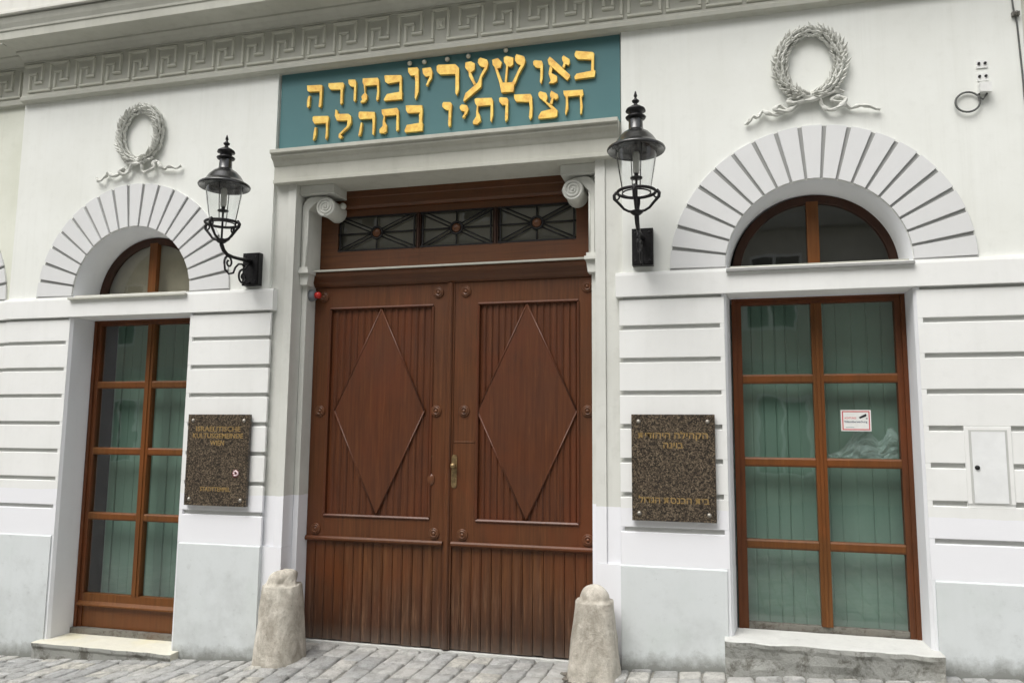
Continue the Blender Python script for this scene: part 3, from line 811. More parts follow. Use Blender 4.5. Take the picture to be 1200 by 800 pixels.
for i, (a, b) in enumerate(LX):
    g = MB(); cx, cz = (a+b)/2, (zb+zt)/2; yy = y+0.006; rr = 0.0085
    g.tube([(a, yy, cz), (cx-0.055, yy, cz)], rr, 6); g.tube([(cx+0.055, yy, cz), (b, yy, cz)], rr, 6)
    g.tube([(cx, yy, zb), (cx, yy, cz-0.055)], rr, 6); g.tube([(cx, yy, cz+0.055), (cx, yy, zt)], rr, 6)
    for sx in (-1, 1):
        for sz in (-1, 1):
            ex, ez = (b-a)/2, (zt-zb)/2; L_ = math.hypot(ex, ez); nx_, nz_ = -ez/L_*0.016, ex/L_*0.016
            for q in (-1, 1):
                g.tube([(cx+sx*(0.05*ex/L_+q*nx_*1), yy, cz+sz*(0.05*ez/L_+q*nz_)), (cx+sx*(ex+q*nx_)*0.985, yy, cz+sz*(ez+q*nz_)*0.985)], 0.007, 6)
    g.tube([(cx+0.056*math.cos(t*math.pi/10), yy-0.002, cz+0.056*math.sin(t*math.pi/10)) for t in range(20)], 0.011, 6, closed=True)
    g.box(a, b, yy-0.008, yy+0.008, zb+0.001, zb+0.016); g.box(a, b, yy-0.008, yy+0.008, zt-0.016, zt-0.001)
    g.box(a+0.0145, a+0.028, yy-0.007, yy+0.007, zb+0.017, zt-0.017); g.box(b-0.028, b-0.0145, yy-0.007, yy+0.007, zb+0.017, zt-0.017)
    g.build('star_grille', IRON, tw)
    g = MB(); g.lathe([(0.001, yy-0.020), (0.020, yy-0.018), (0.038, yy-0.008), (0.044, yy)], (cx, 0, cz), 18, 'Y'); g.build('boss', [WOODDARK, WOODMET, WOODMET][i], tw)
    g = MB(); g.face([(a, y+0.03, zb), (b, y+0.03, zb), (b, y+0.03, zt), (a, y+0.03, zt)]); g.build('pane', GLASS, tw)

m = MB(); m.box(-1.30, 1.32, y+0.14, y+0.15, 3.45, 4.05); m.build('blind_or_backing', simple('transom_backing', srgb(150, 143, 128), 0.9, var=0.1, scale=3), tw)  # added sheet; its grey stands in for the reflections in the panes
# scroll consoles ------------------------------------------------------------
def console(s_, xc, zc):
    m = MB(); yf, yb = 0.13, 0.395; r = 0.092
    # scroll drum
    m.lathe([(r-0.006, yf), (r, yf+0.012), (r*0.90, (yf+yb)/2), (r, yb-0.012), (r-0.006, yb)], (xc, 0, zc), 30, 'Y')
    # spiral ridge on the face
    sp_ = []
    for k in range(70):
        t = k/69; a = (-0.5+2.6*2*t)*math.pi
        rr = r*(0.93-0.80*t)
        sp_.append((xc+s_*rr*math.cos(a+math.pi/2*0)*1.0, yf-0.003, zc+rr*math.sin(a)))
    m.tube(sp_, [0.0105*(1-0.45*k/69) for k in range(70)], 6)
    m.ball((xc, yf-0.002, zc), 0.014, 10, (1, 0.6, 1))
    # stem: strap rising along the jamb and rolling over the drum
    xo, xi = s_*1.383, s_*1.318
    out = [(xo, 3.365), (xo, 3.93)]
    for k in range(9):
        a = k/8*math.pi/2; out.append((xo-s_*0.10*(1-math.cos(a)), 3.93+0.105*math.sin(a)))
    out += [(xc, zc+r+0.010), (xc, zc+r-0.020)]
    for k in range(7):
        a = math.pi/2*(1-k/6); out.append((xi-s_*0.075*(1-math.cos(a-math.pi/2+math.pi/2))*1.0 if False else xi-s_*0.055*math.sin(a), 3.91+0.06*math.sin(a)))
    out += [(xi, 3.365)]
    m.plate(out, yf+0.02, yb)
    # raised edge fillets on the strap
    m.tube([(xo-s_*0.008, yf+0.02, 3.37), (xo-s_*0.008, yf+0.02, 3.93)]+[(xo-s_*(0.008+0.10*(1-math.cos(k/8*math.pi/2))), yf+0.02, 3.93+0.097*math.sin(k/8*math.pi/2)) for k in range(1, 9)], 0.007, 6)
    m.tube([(xi+s_*0.008, yf+0.02, 3.37), (xi+s_*0.008, yf+0.02, 3.90)], 0.007, 6)
    # little leaf at the inner end of the drum, base block and abacus
    m.ball((xc-s_*(r+0.004), yb-0.10, zc+0.045), 0.030, 10, (1, 1.3, 1))
    m.box(min(s_*1.388, s_*1.300), max(s_*1.388, s_*1.300), yf+0.0, yb, 3.335, 3.364)
    m.box(min(s_*1.388, s_*1.285), max(s_*1.388, s_*1.285), yf-0.015, yb, 3.305, 3.334)
    m.prism([(min(s_*1.388, s_*1.31), 3.20), (max(s_*1.388, s_*1.31), 3.20), (max(s_*1.388, s_*1.295), 3.304), (min(s_*1.388, s_*1.295), 3.304)], lambda a, b, t: (a, t, b), yf+0.02, 0.26)
    x_in = xc-s_*0.10
    m.box(min(s_*1.388, x_in), max(s_*1.388, x_in), 0.10, yb, 4.045, 4.128)
    m.build('scroll_console', JAMB, house)
console(-1, -1.140, 3.925); console(1, 1.185, 3.920)

# wreath reliefs ---------------------------------------------------------------
def wreath(cx, seed, ribbon):
    rnd = random.Random(seed); cz = 4.745; Y = 0.004
    m = MB()
    def leafm(x, z, ang, L, W, h, lift):
        c, s2 = math.cos(ang), math.sin(ang)
        def T(u, v, d): return (x+u*c-v*s2, Y-d, z+u*s2+v*c)
        b = [m.b.verts.new(T(*p)) for p in ((-L*.5, 0, lift), (-L*.1, W*.5, lift+.3*h), (L*.5, 0, lift+h*1.1), (-L*.1, -W*.5, lift+.3*h), (-L*.05, 0, lift+h), (0, 0, 0))]
        for q in ((0, 1, 4), (1, 2, 4), (2, 3, 4), (3, 0, 4), (0, 5, 1), (1, 5, 2), (2, 5, 3), (3, 5, 0)):
            m.b.faces.new([b[i] for i in q])
    core = [(cx+0.225*math.cos(a), Y-0.004, cz+0.268*math.sin(a)) for a in [2*math.pi*k/48 for k in range(48)]]
    m.tube(core, 0.022, 8, closed=True)
    for s_ in (-1, 1):
        N = 24
        for k in range(N):
            t = k/(N-1); a = -math.pi/2+s_*(0.10+t*(math.pi-0.16))
            rx, rz = 0.225, 0.268; wd = 0.026+0.020*math.sin(t*math.pi*0.9)
            tang = math.atan2(rz*math.cos(a)*s_, -rx*math.sin(a)*s_)
            for j in (-1.25, -0.45, 0.4, 1.2):
                rr = wd*j*0.82+rnd.uniform(-0.008, 0.008)
                x = cx+(rx+rr)*math.cos(a); z = cz+(rz+rr)*math.sin(a)
                leafm(x, z, tang-s_*j*0.50+rnd.uniform(-.38, .38), rnd.uniform(0.055, 0.085), rnd.uniform(0.026, 0.038), rnd.uniform(0.020, 0.036), 0.012+0.028*(1-abs(j)/1.4)+rnd.uniform(0, 0.012))
            if k % 3 == 1:
                m.ball((cx+(rx+rnd.uniform(-.03, .03))*math.cos(a), Y-0.045, cz+(rz+rnd.uniform(-.03, .03))*math.sin(a)), 0.012, 6)
    wr = m.build('wreath', STUCCO, house)
    r = MB()
    for pts in ribbon:
        P = [Vector((cx+x, Y-d, z)) for x, z, d in pts]
        # Catmull-Rom smoothing
        out = []
        for i in range(len(P)-1):
            p0, p1, p2, p3 = P[max(i-1, 0)], P[i], P[i+1], P[min(i+2, len(P)-1)]
            for k in range(6):
                t = k/6
                out.append(0.5*((2*p1)+(p2-p0)*t+(2*p0-5*p1+4*p2-p3)*t*t+(3*p1-p0-3*p2+p3)*t*t*t))
        out.append(P[-1]); n = len(out)
        r.tube(out, [0.019*(0.60+0.30*math.sin(math.pi*(0.12+0.86*i/(n-1)))+0.30*math.sin(i*0.85+seed)*math.sin(i*0.31)) for i in range(n)], 8, flat=0.75, nrm=(0, 1, 0))
        r.tube([p+Vector((0.004, -0.010, 0.006*math.sin(i*0.7))) for i, p in enumerate(out)], 0.006, 5)
    r.ball((0+cx, Y-0.03, 4.475), 0.036, 12, (1.3, 0.7, 0.8))
    r.build('ribbon', STUCCO, wr)
rib = [
 [(0, 4.475, .03), (-.07, 4.455, .04), (-.12, 4.40, .03), (-.20, 4.365, .04), (-.27, 4.385, .05), (-.235, 4.42, .03), (-.19, 4.385, .02), (-.26, 4.35, .03), (-.33, 4.37, .04), (-.36, 4.395, .02), (-.40, 4.35, .03), (-.44, 4.345, .04), (-.47, 4.315, .02), (-.50, 4.30, .02)],
 [(0, 4.475, .03), (.06, 4.45, .04), (.08, 4.39, .03), (.14, 4.345, .04), (.21, 4.37, .05), (.25, 4.425, .03), (.20, 4.455, .02), (.15, 4.43, .03), (.24, 4.39, .03), (.29, 4.355, .02), (.35, 4.365, .04), (.42, 4.345, .03), (.49, 4.325, .02)],
 [(-.02, 4.47, .03), (-.12, 4.48, .03), (-.17, 4.455, .03), (-.12, 4.43, .04), (0, 4.44, .05), (.10, 4.47, .04), (.18, 4.50, .03), (.24, 4.49, .02)],
]
ribL = [
 [(0, 4.465, .03), (-.07, 4.43, .04), (-.10, 4.37, .03), (-.16, 4.345, .04), (-.20, 4.38, .05), (-.16, 4.40, .03), (-.22, 4.355, .02), (-.28, 4.34, .04), (-.34, 4.375, .04), (-.37, 4.36, .02), (-.41, 4.31, .04), (-.46, 4.31, .03), (-.49, 4.345, .02)],
 [(0, 4.465, .03), (.05, 4.42, .04), (.06, 4.36, .03), (.12, 4.345, .05), (.20, 4.385, .04), (.17, 4.44, .03), (.22, 4.45, .02), (.26, 4.40, .04), (.30, 4.37, .02), (.36, 4.385, .04), (.44, 4.365, .03), (.49, 4.385, .02)],
 [(-.02, 4.46, .03), (-.13, 4.47, .03), (-.16, 4.50, .03), (-.10, 4.455, .04), (.02, 4.44, .05), (.10, 4.47, .04), (.17, 4.49, .03)],
]
wreath(-3.105, 21, ribL); wreath(3.095, 5, rib)

# hatch in the right pier
m = MB(); m.box(4.030, 4.330, -0.0035, -0.0005, 1.385, 1.925)
ht = m.build('hatch', PIER, house)
m = MB(); m.box(4.058, 4.072, -0.0060, -0.0038, 1.395, 1.905); m.box(4.288, 4.302, -0.0060, -0.0038, 1.395, 1.905); m.box(4.0725, 4.2875, -0.0060, -0.0038, 1.893, 1.905); m.build('gap', PIERJOINT, ht)
m = MB(); m.box(4.0735, 4.2865, -0.010, -0.0038, 1.395, 1.8915); m.build('hatch_door', HATCH, ht)
m = MB(); m.lathe([(0.001, -0.020), (0.014, -0.019), (0.017, -0.0102)], (4.101, 0, 1.640), 16, 'Y'); m.build('lock', BLACK, ht)

# ================================================================== STREET
def gz(x, y):
    base = 0.060*x-0.022
    yy = max(0.0, -y)
    z = base+0.02*min(yy, 1.2)
    t = max(0.0, min(1.0, (1.62-abs(x))/0.35)); t = t*t*(3-2*t)
    u = max(0.0, min(1.0, 1-yy/0.75))
    lvl = -0.012
    return z*(1-t*u)+lvl*(t*u)
m = MB(); random.seed(11)
x = -9.0; ci = 0
while x < 9.0:
    wd = random.uniform(0.150, 0.205); y = 0.34 if abs(x+wd/2) < 1.3 else 0.02
    y += random.uniform(0, 0.10)
    ymax = 0.33 if abs(x+wd/2) < 1.30 else -0.015
    skew = 0.10
    while y > -4.6:
        L_ = random.uniform(0.17, 0.29); y0 = y-L_; g = 0.006
        ya, yb = y0+g, min(y-g, ymax)
        if yb-ya > 0.03:
            h = random.uniform(-0.006, 0.006); xc = x+wd/2; j = lambda: random.uniform(-0.008, 0.008)
            sx = skew*(-(ya+yb)/2)
            c4 = [(x+g+j(), ya+j()), (x+wd-g+j(), ya+j()), (x+wd-g+j(), yb-abs(j())), (x+g+j(), yb-abs(j()))]
            bot = []; top = []
            for k, (a, b) in enumerate(c4):
                bot.append(m.b.verts.new((a+sx*0, b, gz(a, b)-0.03)))
                ca = a+(xc-a)*0.0; 
                top.append(m.b.verts.new((a+(xc-a)*0.05, b+((ya+yb)/2-b)*0.05, gz(a, b)-0.004+h)))
            inn = [m.b.verts.new((a+(xc-a)*0.24, b+((ya+yb)/2-b)*0.24, gz(a, b)+0.004+h+random.uniform(-.003, .003))) for a, b in c4]
            for k in range(4):
                q = (k+1) % 4
                f = m.b.faces.new((bot[k], bot[q], top[q], top[k])); f.smooth = True
                f = m.b.faces.new((top[k], top[q], inn[q], inn[k])); f.smooth = True
            f = m.b.faces.new(inn); f.smooth = True
        y = y0
    x += wd; ci += 1
tag(m.build('pavement', SETT), 'grey granite sett pavement sloping up to the right', 'pavement', kind='structure')
# joint bed and the rest of the street, one sheet to far away
m = MB()
xs = [-60, -9.2]+[-9+0.15*i for i in range(121)]+[9.2, 60]; ys = [0.42, 0.2, 0, -0.15, -0.3, -0.45, -0.6, -0.75, -0.9, -1.2, -4.7, -14.5, -40]
V = [[m.b.verts.new((x, y, gz(max(-12, min(12, x)), y)-0.016)) for y in ys] for x in xs]
for i in range(len(xs)-1):
    for j in range(len(ys)-1):
        f = m.b.faces.new((V[i][j], V[i][j+1], V[i+1][j+1], V[i+1][j])); f.material_index = 0 if ys[j+1] > -4.8 else 1
tag(m.build('street', [JOINT, ROAD]), 'paved street in front of the building', 'street', kind='structure')
m = MB(); m.box(-1.387, 1.387, 0.335, 0.50, -0.3, -0.002); m.build('gate_threshold', STEPR, house)

# the houses across the street (seen mirrored in the window panes)
opp = thing('opposite_house', (0, -13.5, 0), 'pale plaster house across the street, seen only as a reflection', 'building')
m = MB(); m.box(-45, 30, -17, -13, -2.0, 12.5); m.build('wall', HOUSE, opp)
m = MB()
for z in (3.4, 6.9, 10.2): m.prof_x([(-13.0, z), (-12.8, z+0.02), (-12.7, z+0.2), (-12.7, z+0.3), (-13.0, z+0.34)], -45, 30)
m.build('cornice', TRIM, opp)
for i in range(12):
    for z0 in (0.9, 4.4, 7.7):
        xw = -30.4+i*3.8
        m = MB(); m.box(xw-0.62, xw+0.62, -13.03, -12.97, z0, z0+1.9); wv = m.build('window', WHITE, opp)
        m = MB()
        for a, b in ((xw-0.55, xw-0.04), (xw+0.04, xw+0.55)): m.box(a, b, -12.969, -12.962, z0+0.07, z0+1.83)
        m.build('pane', DARKROOM, wv)

# ================================================================== INSCRIPTION SIGN
LETTERS = [
  ('he',[[(-1.314,5.068),(-1.165,5.058),(-1.154,5.05),(-1.152,4.998),(-1.156,4.854),(-1.17,4.837),(-1.186,4.848),(-1.178,4.945),(-1.18,4.997),(-1.291,5.002),(-1.31,5.02)],[(-1.295,4.962),(-1.275,4.964),(-1.278,4.866),(-1.294,4.845),(-1.307,4.86),(-1.306,4.921)]]),
  ('dalet',[[(-1.091,5.066),(-0.944,5.057),(-0.93,5.035),(-0.941,4.98),(-0.941,4.86),(-0.96,4.843),(-0.966,4.867),(-0.966,4.989),(-1.069,5.0),(-1.093,5.034)]]),
  ('vav',[[(-0.891,5.077),(-0.823,5.072),(-0.809,5.044),(-0.808,4.873),(-0.82,4.856),(-0.831,4.871),(-0.83,5.0),(-0.864,5.009),(-0.888,5.039)]]),
  ('tav',[[(-0.746,5.074),(-0.598,5.064),(-0.583,5.042),(-0.577,4.927),(-0.582,4.854),(-0.6,4.842),(-0.606,4.866),(-0.598,4.929),(-0.602,4.994),(-0.717,4.999),(-0.715,4.937),(-0.695,4.907),(-0.695,4.871),(-0.717,4.845),(-0.757,4.839),(-0.76,4.856),(-0.744,4.871),(-0.755,4.895),(-0.743,4.915),(-0.724,4.932),(-0.734,5.004),(-0.747,5.037)]]),
  ('he',[[(-1.243,4.751),(-1.231,4.761),(-1.083,4.749),(-1.075,4.73),(-1.081,4.656),(-1.08,4.555),(-1.094,4.519),(-1.104,4.539),(-1.1,4.621),(-1.105,4.682),(-1.223,4.687),(-1.241,4.718)],[(-1.217,4.651),(-1.197,4.649),(-1.199,4.575),(-1.212,4.535),(-1.229,4.527),(-1.226,4.587)]]),
  ('lamed',[[(-1.012,4.802),(-0.992,4.795),(-0.984,4.758),(-0.879,4.749),(-0.851,4.726),(-0.845,4.661),(-0.87,4.618),(-0.949,4.556),(-0.929,4.536),(-0.948,4.515),(-0.97,4.531),(-0.969,4.563),(-0.889,4.633),(-0.886,4.685),(-0.993,4.694),(-1.015,4.742)]]),
  ('he',[[(-0.775,4.75),(-0.764,4.759),(-0.616,4.739),(-0.61,4.684),(-0.611,4.575),(-0.619,4.521),(-0.635,4.532),(-0.634,4.632),(-0.638,4.677),(-0.762,4.685),(-0.777,4.714)],[(-0.751,4.652),(-0.734,4.649),(-0.737,4.587),(-0.747,4.533),(-0.771,4.526),(-0.763,4.58)]]),
  ('bet',[[(-0.532,5.075),(-0.517,5.078),(-0.368,5.063),(-0.359,5.045),(-0.357,4.91),(-0.35,4.902),(-0.353,4.832),(-0.525,4.835),(-0.531,4.851),(-0.501,4.898),(-0.381,4.906),(-0.381,5.002),(-0.493,4.994),(-0.523,5.018)]]),
  ('nun',[[(-0.301,5.124),(-0.211,5.119),(-0.197,5.097),(-0.192,4.89),(-0.219,4.813),(-0.23,4.834),(-0.228,4.975),(-0.235,5.044),(-0.276,5.046),(-0.3,5.084)]]),
  ('yod',[[(-0.163,5.103),(-0.083,5.104),(-0.064,5.057),(-0.07,4.997),(-0.102,4.953),(-0.118,4.96),(-0.091,5.02),(-0.132,5.019),(-0.158,5.057)]]),
  ('resh',[[(-0.027,5.108),(-0.012,5.119),(0.149,5.107),(0.185,5.068),(0.188,4.859),(0.169,4.812),(0.154,4.833),(0.153,4.992),(0.146,5.013),(0.005,5.024),(-0.026,5.062)]]),
  ('tav',[[(-0.549,4.756),(-0.398,4.756),(-0.381,4.729),(-0.376,4.549),(-0.397,4.536),(-0.403,4.561),(-0.401,4.691),(-0.513,4.692),(-0.516,4.642),(-0.492,4.6),(-0.495,4.545),(-0.521,4.527),(-0.563,4.536),(-0.564,4.571),(-0.534,4.599),(-0.535,4.644),(-0.528,4.689),(-0.545,4.716)]]),
  ('bet',[[(-0.315,4.768),(-0.3,4.771),(-0.156,4.756),(-0.15,4.706),(-0.153,4.597),(-0.144,4.586),(-0.149,4.517),(-0.314,4.518),(-0.32,4.538),(-0.3,4.586),(-0.183,4.595),(-0.185,4.67),(-0.175,4.689),(-0.293,4.695),(-0.311,4.722)]]),
  ('vav',[[(0.034,4.752),(0.045,4.765),(0.111,4.757),(0.126,4.737),(0.122,4.678),(0.118,4.541),(0.1,4.528),(0.092,4.554),(0.095,4.681),(0.062,4.694),(0.034,4.722)]]),
  ('ayin',[[(0.244,5.111),(0.298,5.114),(0.333,5.09),(0.331,5.036),(0.305,5.014),(0.265,5.029),(0.24,5.066)],[(0.274,5.03),(0.292,5.024),(0.343,4.903),(0.327,4.888),(0.279,4.978)],[(0.363,5.121),(0.382,5.139),(0.446,5.111),(0.458,5.075),(0.447,5.027),(0.399,4.954),(0.396,4.866),(0.332,4.819),(0.235,4.746),(0.23,4.761),(0.249,4.823),(0.361,4.909),(0.389,4.985),(0.423,5.04),(0.378,5.06),(0.36,5.092)]]),
  ('shin',[[(0.49,5.106),(0.544,5.115),(0.581,5.071),(0.569,5.023),(0.53,5.018),(0.496,5.056)],[(0.514,5.03),(0.537,5.027),(0.59,4.884),(0.676,4.879),(0.728,4.983),(0.738,4.974),(0.696,4.862),(0.687,4.79),(0.578,4.795),(0.561,4.877)],[(0.597,5.113),(0.621,5.125),(0.684,5.103),(0.685,5.039),(0.656,5.018),(0.617,5.042),(0.598,5.074)],[(0.62,5.042),(0.639,5.033),(0.627,4.882),(0.608,4.884)],[(0.7,5.111),(0.713,5.129),(0.78,5.101),(0.795,5.06),(0.783,5.022),(0.738,4.945),(0.701,4.852),(0.686,4.858),(0.695,4.901),(0.728,4.985),(0.752,5.021),(0.718,5.04),(0.699,5.072)]]),
  ('yod',[[(0.198,4.71),(0.216,4.726),(0.265,4.713),(0.281,4.677),(0.266,4.634),(0.242,4.613),(0.233,4.62),(0.246,4.656),(0.212,4.664),(0.198,4.69)]]),
  ('tav',[[(0.333,4.76),(0.348,4.768),(0.49,4.758),(0.504,4.732),(0.506,4.601),(0.492,4.534),(0.48,4.55),(0.481,4.691),(0.369,4.693),(0.369,4.644),(0.389,4.603),(0.395,4.558),(0.361,4.528),(0.322,4.536),(0.322,4.561),(0.35,4.602),(0.35,4.646),(0.356,4.694),(0.339,4.725)]]),
  ('vav',[[(0.557,4.746),(0.572,4.754),(0.63,4.743),(0.642,4.723),(0.639,4.549),(0.617,4.527),(0.612,4.552),(0.616,4.677),(0.582,4.685),(0.56,4.712)]]),
  ('resh',[[(0.692,4.766),(0.839,4.755),(0.854,4.729),(0.859,4.623),(0.855,4.547),(0.836,4.52),(0.826,4.55),(0.833,4.626),(0.827,4.684),(0.711,4.698),(0.692,4.732)]]),
  ('vav',[[(0.861,5.047),(0.875,5.057),(0.937,5.043),(0.948,5.018),(0.947,4.883),(0.933,4.831),(0.921,4.857),(0.926,4.977),(0.885,4.988),(0.861,5.018)]]),
  ('alef',[[(0.989,5.047),(1.007,5.073),(1.026,5.057),(1.184,4.889),(1.184,4.87),(1.161,4.839),(1.143,4.856),(0.998,5.002)],[(1.115,5.056),(1.129,5.068),(1.18,5.029),(1.184,4.995),(1.171,4.972),(1.147,4.989),(1.135,4.952),(1.117,4.969),(1.129,5.001),(1.115,5.032)],[(1.01,4.986),(1.033,4.964),(1.024,4.922),(1.073,4.888),(1.073,4.844),(1.045,4.828),(0.999,4.831),(1.017,4.855),(0.998,4.915),(1.001,4.944)]]),
  ('bet',[[(1.224,5.071),(1.235,5.097),(1.378,5.07),(1.393,5.056),(1.389,4.909),(1.404,4.899),(1.395,4.846),(1.226,4.842),(1.221,4.866),(1.24,4.892),(1.365,4.904),(1.368,5.001),(1.249,5.02),(1.226,5.047)]]),
  ('tsadi',[[(0.91,4.757),(0.924,4.77),(0.976,4.75),(0.99,4.715),(0.98,4.673),(1.05,4.613),(1.078,4.582),(1.074,4.535),(1.051,4.523),(0.911,4.524),(0.909,4.546),(0.934,4.587),(1.023,4.602),(0.962,4.67),(0.921,4.708),(0.908,4.733)],[(1.011,4.741),(1.022,4.764),(1.08,4.724),(1.083,4.695),(1.064,4.678),(1.043,4.692),(1.03,4.639),(1.009,4.651),(1.024,4.702),(1.011,4.712)]]),
  ('het',[[(1.126,4.753),(1.294,4.744),(1.301,4.701),(1.285,4.674),(1.294,4.598),(1.285,4.533),(1.271,4.529),(1.271,4.6),(1.268,4.695),(1.166,4.696),(1.171,4.591),(1.148,4.532),(1.141,4.556),(1.148,4.622),(1.148,4.688),(1.129,4.719)]]),
]
DOTS = [(-0.287, 5.166), (-0.146, 5.162), (0.073, 5.161), (0.27, 5.167), (0.614, 5.18), (-0.11, 4.941), (0.239, 4.606)]

sign = thing('inscription_sign', (0, 0.05, 4.82), 'teal panel with raised gilded Hebrew inscription over the gate', 'sign')
m = MB(); m.box(-1.596, 1.606, 0.040, 0.0615, 4.447, 5.2115)
m.build('panel', TEAL, sign)
for nm, polys in LETTERS:
    m = MB()
    for k, poly in enumerate(polys):
        # front face inset for a chamfered edge
        P = [Vector(p) for p in poly]
        ar = sum(P[i].x*P[(i+1) % len(P)].y-P[(i+1) % len(P)].x*P[i].y for i in range(len(P)))
        if ar < 0: P = P[::-1]
        n = len(P); ins = []
        for i in range(n):
            a, b, c = P[i-1], P[i], P[(i+1) % n]
            d1 = (b-a).normalized(); d2 = (c-b).normalized()
            nn = Vector((-d1.y-d2.y, d1.x+d2.x)); L_ = nn.length
            nn = nn/L_ if L_ > 1e-6 else Vector((0, 0))
            ins.append(b+nn*0.0018)
        yb, ym, yf = 0.0395, 0.0142-0.0012*k, 0.012-0.0012*k
        A = [m.b.verts.new((p.x, yb, p.y)) for p in P]; B = [m.b.verts.new((p.x, ym, p.y)) for p in P]; C_ = [m.b.verts.new((p.x, yf, p.y)) for p in ins]
        m.b.faces.new(C_)
        for i in range(n):
            j = (i+1) % n
            m.b.faces.new((A[i], A[j], B[j], B[i])); m.b.faces.new((B[i], B[j], C_[j], C_[i]))
    m.build('letter', GOLD, sign)
for i, (x, z) in enumerate(DOTS):
    r = 0.022 if i < 5 else 0.016
    m = MB(); m.ball((x, 0.016, z), r, 14, (1, 0.75, 1)); m.lathe([(r*0.5, 0.016), (r*0.5, 0.0395)], (x, 0, z), 10, 'Y'); m.build('letter_dot', SILVER if i < 5 else GOLD, sign)

# ================================================================== LANTERNS
def lantern(x, label):
    t = thing('wall_lantern', (x, 0, 3.33), label, 'wall lantern', 'black wall lanterns beside the gate')
    Y = -0.50; dz = 0.0 if x > 0 else -0.018
    Z = lambda v: v+dz
    m = MB()
    m.lathe([(0.215, Z(3.975)), (0.220, Z(3.985)), (0.214, Z(3.996)), (0.185, Z(4.010)), (0.160, Z(4.035)), (0.135, Z(4.075)), (0.100, Z(4.112)), (0.062, Z(4.135)), (0.055, Z(4.150)), (0.052, Z(4.225)), (0.052, Z(4.226))], (x, Y, 0), 36, cap=False)
    m.lathe([(0.213, Z(3.972)), (0.180, Z(3.985)), (0.150, Z(4.020)), (0.05, Z(4.10)), (0.001, Z(4.11))], (x, Y, 0), 36, cap=False)
    cap = m.build('cap', IRONCAP, t)
    m = MB()
    m.lathe([(0.052, Z(4.222)), (0.072, Z(4.228)), (0.078, Z(4.240)), (0.060, Z(4.252)), (0.050, Z(4.258)), (0.050, Z(4.282)), (0.076, Z(4.288)), (0.070, Z(4.305)), (0.040, Z(4.325)), (0.020, Z(4.335)), (0.012, Z(4.350)), (0.026, Z(4.362)), (0.028, Z(4.372)), (0.012, Z(4.385)), (0.008, Z(4.400)), (0.014, Z(4.408)), (0.005, Z(4.445)), (0.001, Z(4.450))], (x, Y, 0), 24)
    m.build('chimney', IRON, cap)
    m = MB(); m.lathe([(0.158, Z(3.990)), (0.140, Z(3.85)), (0.105, Z(3.66))], (x, Y, 0), 40, cap=False); m.build('glass', LAMPGLASS, t)
    m = MB()
    m.lathe([(0.004, Z(3.50)), (0.009, Z(3.505)), (0.009, Z(3.755)), (0.046, Z(3.760)), (0.046, Z(3.770)), (0.016, Z(3.776)), (0.016, Z(3.80))], (x, Y, 0), 16)
    m.build('burner', IRON, t)
    m = MB(); m.lathe([(0.020, Z(3.801)), (0.026, Z(3.82)), (0.026, Z(3.95)), (0.018, Z(3.97))], (x, Y, 0), 16); m.build('glass_tube', BULB, t)
    # cage
    m = MB()
    m.tube([(x+0.142*math.cos(k*math.pi/16), Y+0.142*math.sin(k*math.pi/16), Z(3.655)) for k in range(32)], 0.012, 8, closed=True)
    m.tube([(x+0.105*math.cos(k*math.pi/16), Y+0.105*math.sin(k*math.pi/16), Z(3.648)) for k in range(32)], 0.006, 6, closed=True)
    for k in range(4):
        a = k*math.pi/2; c, s_ = math.cos(a), math.sin(a)
        pr = [(0.150, 3.665), (0.168, 3.640), (0.165, 3.612), (0.140, 3.585), (0.118, 3.560), (0.095, 3.532), (0.060, 3.512), (0.020, 3.506)]
        m.tube([(x+r*c, Y+r*s_, Z(z)) for r, z in pr], [0.012, 0.013, 0.013, 0.011, 0.011, 0.010, 0.010, 0.010], 8)
        # little side loop
        m.tube([(x+(0.150+0.022*math.cos(q))*c, Y+(0.150+0.022*math.cos(q))*s_, Z(3.628+0.022*math.sin(q))) for q in [i*math.pi/6 for i in range(12)]], 0.007, 6, closed=True)
        a2 = a+0.35
        m.tube([(x+0.105*math.cos(a2), Y+0.105*math.sin(a2), Z(3.648)), (x+0.155*math.cos(a2), Y+0.155*math.sin(a2), Z(3.985))], 0.004, 5)
    m.lathe([(0.012, Z(3.475)), (0.030, Z(3.482)), (0.050, Z(3.500)), (0.050, Z(3.508)), (0.020, Z(3.520)), (0.005, Z(3.522))], (x, Y, 0), 20)
    m.build('cage', IRON, t)
    # bracket arm with scrolls
    m = MB()
    m.tube([(x, Y, Z(3.49)), (x, Y+0.004, Z(3.465)), (x, Y+0.035, Z(3.425)), (x, Y+0.085, Z(3.400)), (x, Y+0.17, Z(3.395)), (x, Y+0.26, Z(3.400)), (x, Y+0.36, Z(3.410)), (x, -0.05, Z(3.415))], [0.018, 0.018, 0.017, 0.016, 0.015, 0.015, 0.017, 0.020], 10)
    def spiral(yc, zc, r0, turns, a0, dirn, w):
        pts = []
        for k in range(40):
            u = k/39; a = a0+dirn*turns*2*math.pi*u; r = r0*(1-0.82*u)
            pts.append((x, yc+r*math.cos(a), Z(zc+r*math.sin(a))))
        m.tube(pts, [w*(1-0.3*k/39) for k in range(40)], 7); return pts[0]
    spiral(-0.385, 3.335, 0.062, 1.35, math.radians(200), -1, 0.010)
    m.tube([(x, -0.443, Z(3.314)), (x, -0.430, Z(3.262)), (x, -0.375, Z(3.235)), (x, -0.310, Z(3.255)), (x, -0.285, Z(3.310)), (x, -0.240, Z(3.350)), (x, -0.190, Z(3.360)), (x, -0.150, Z(3.350))], 0.009, 7)
    spiral(-0.165, 3.245, 0.070, 1.45, math.radians(100), 1, 0.010)
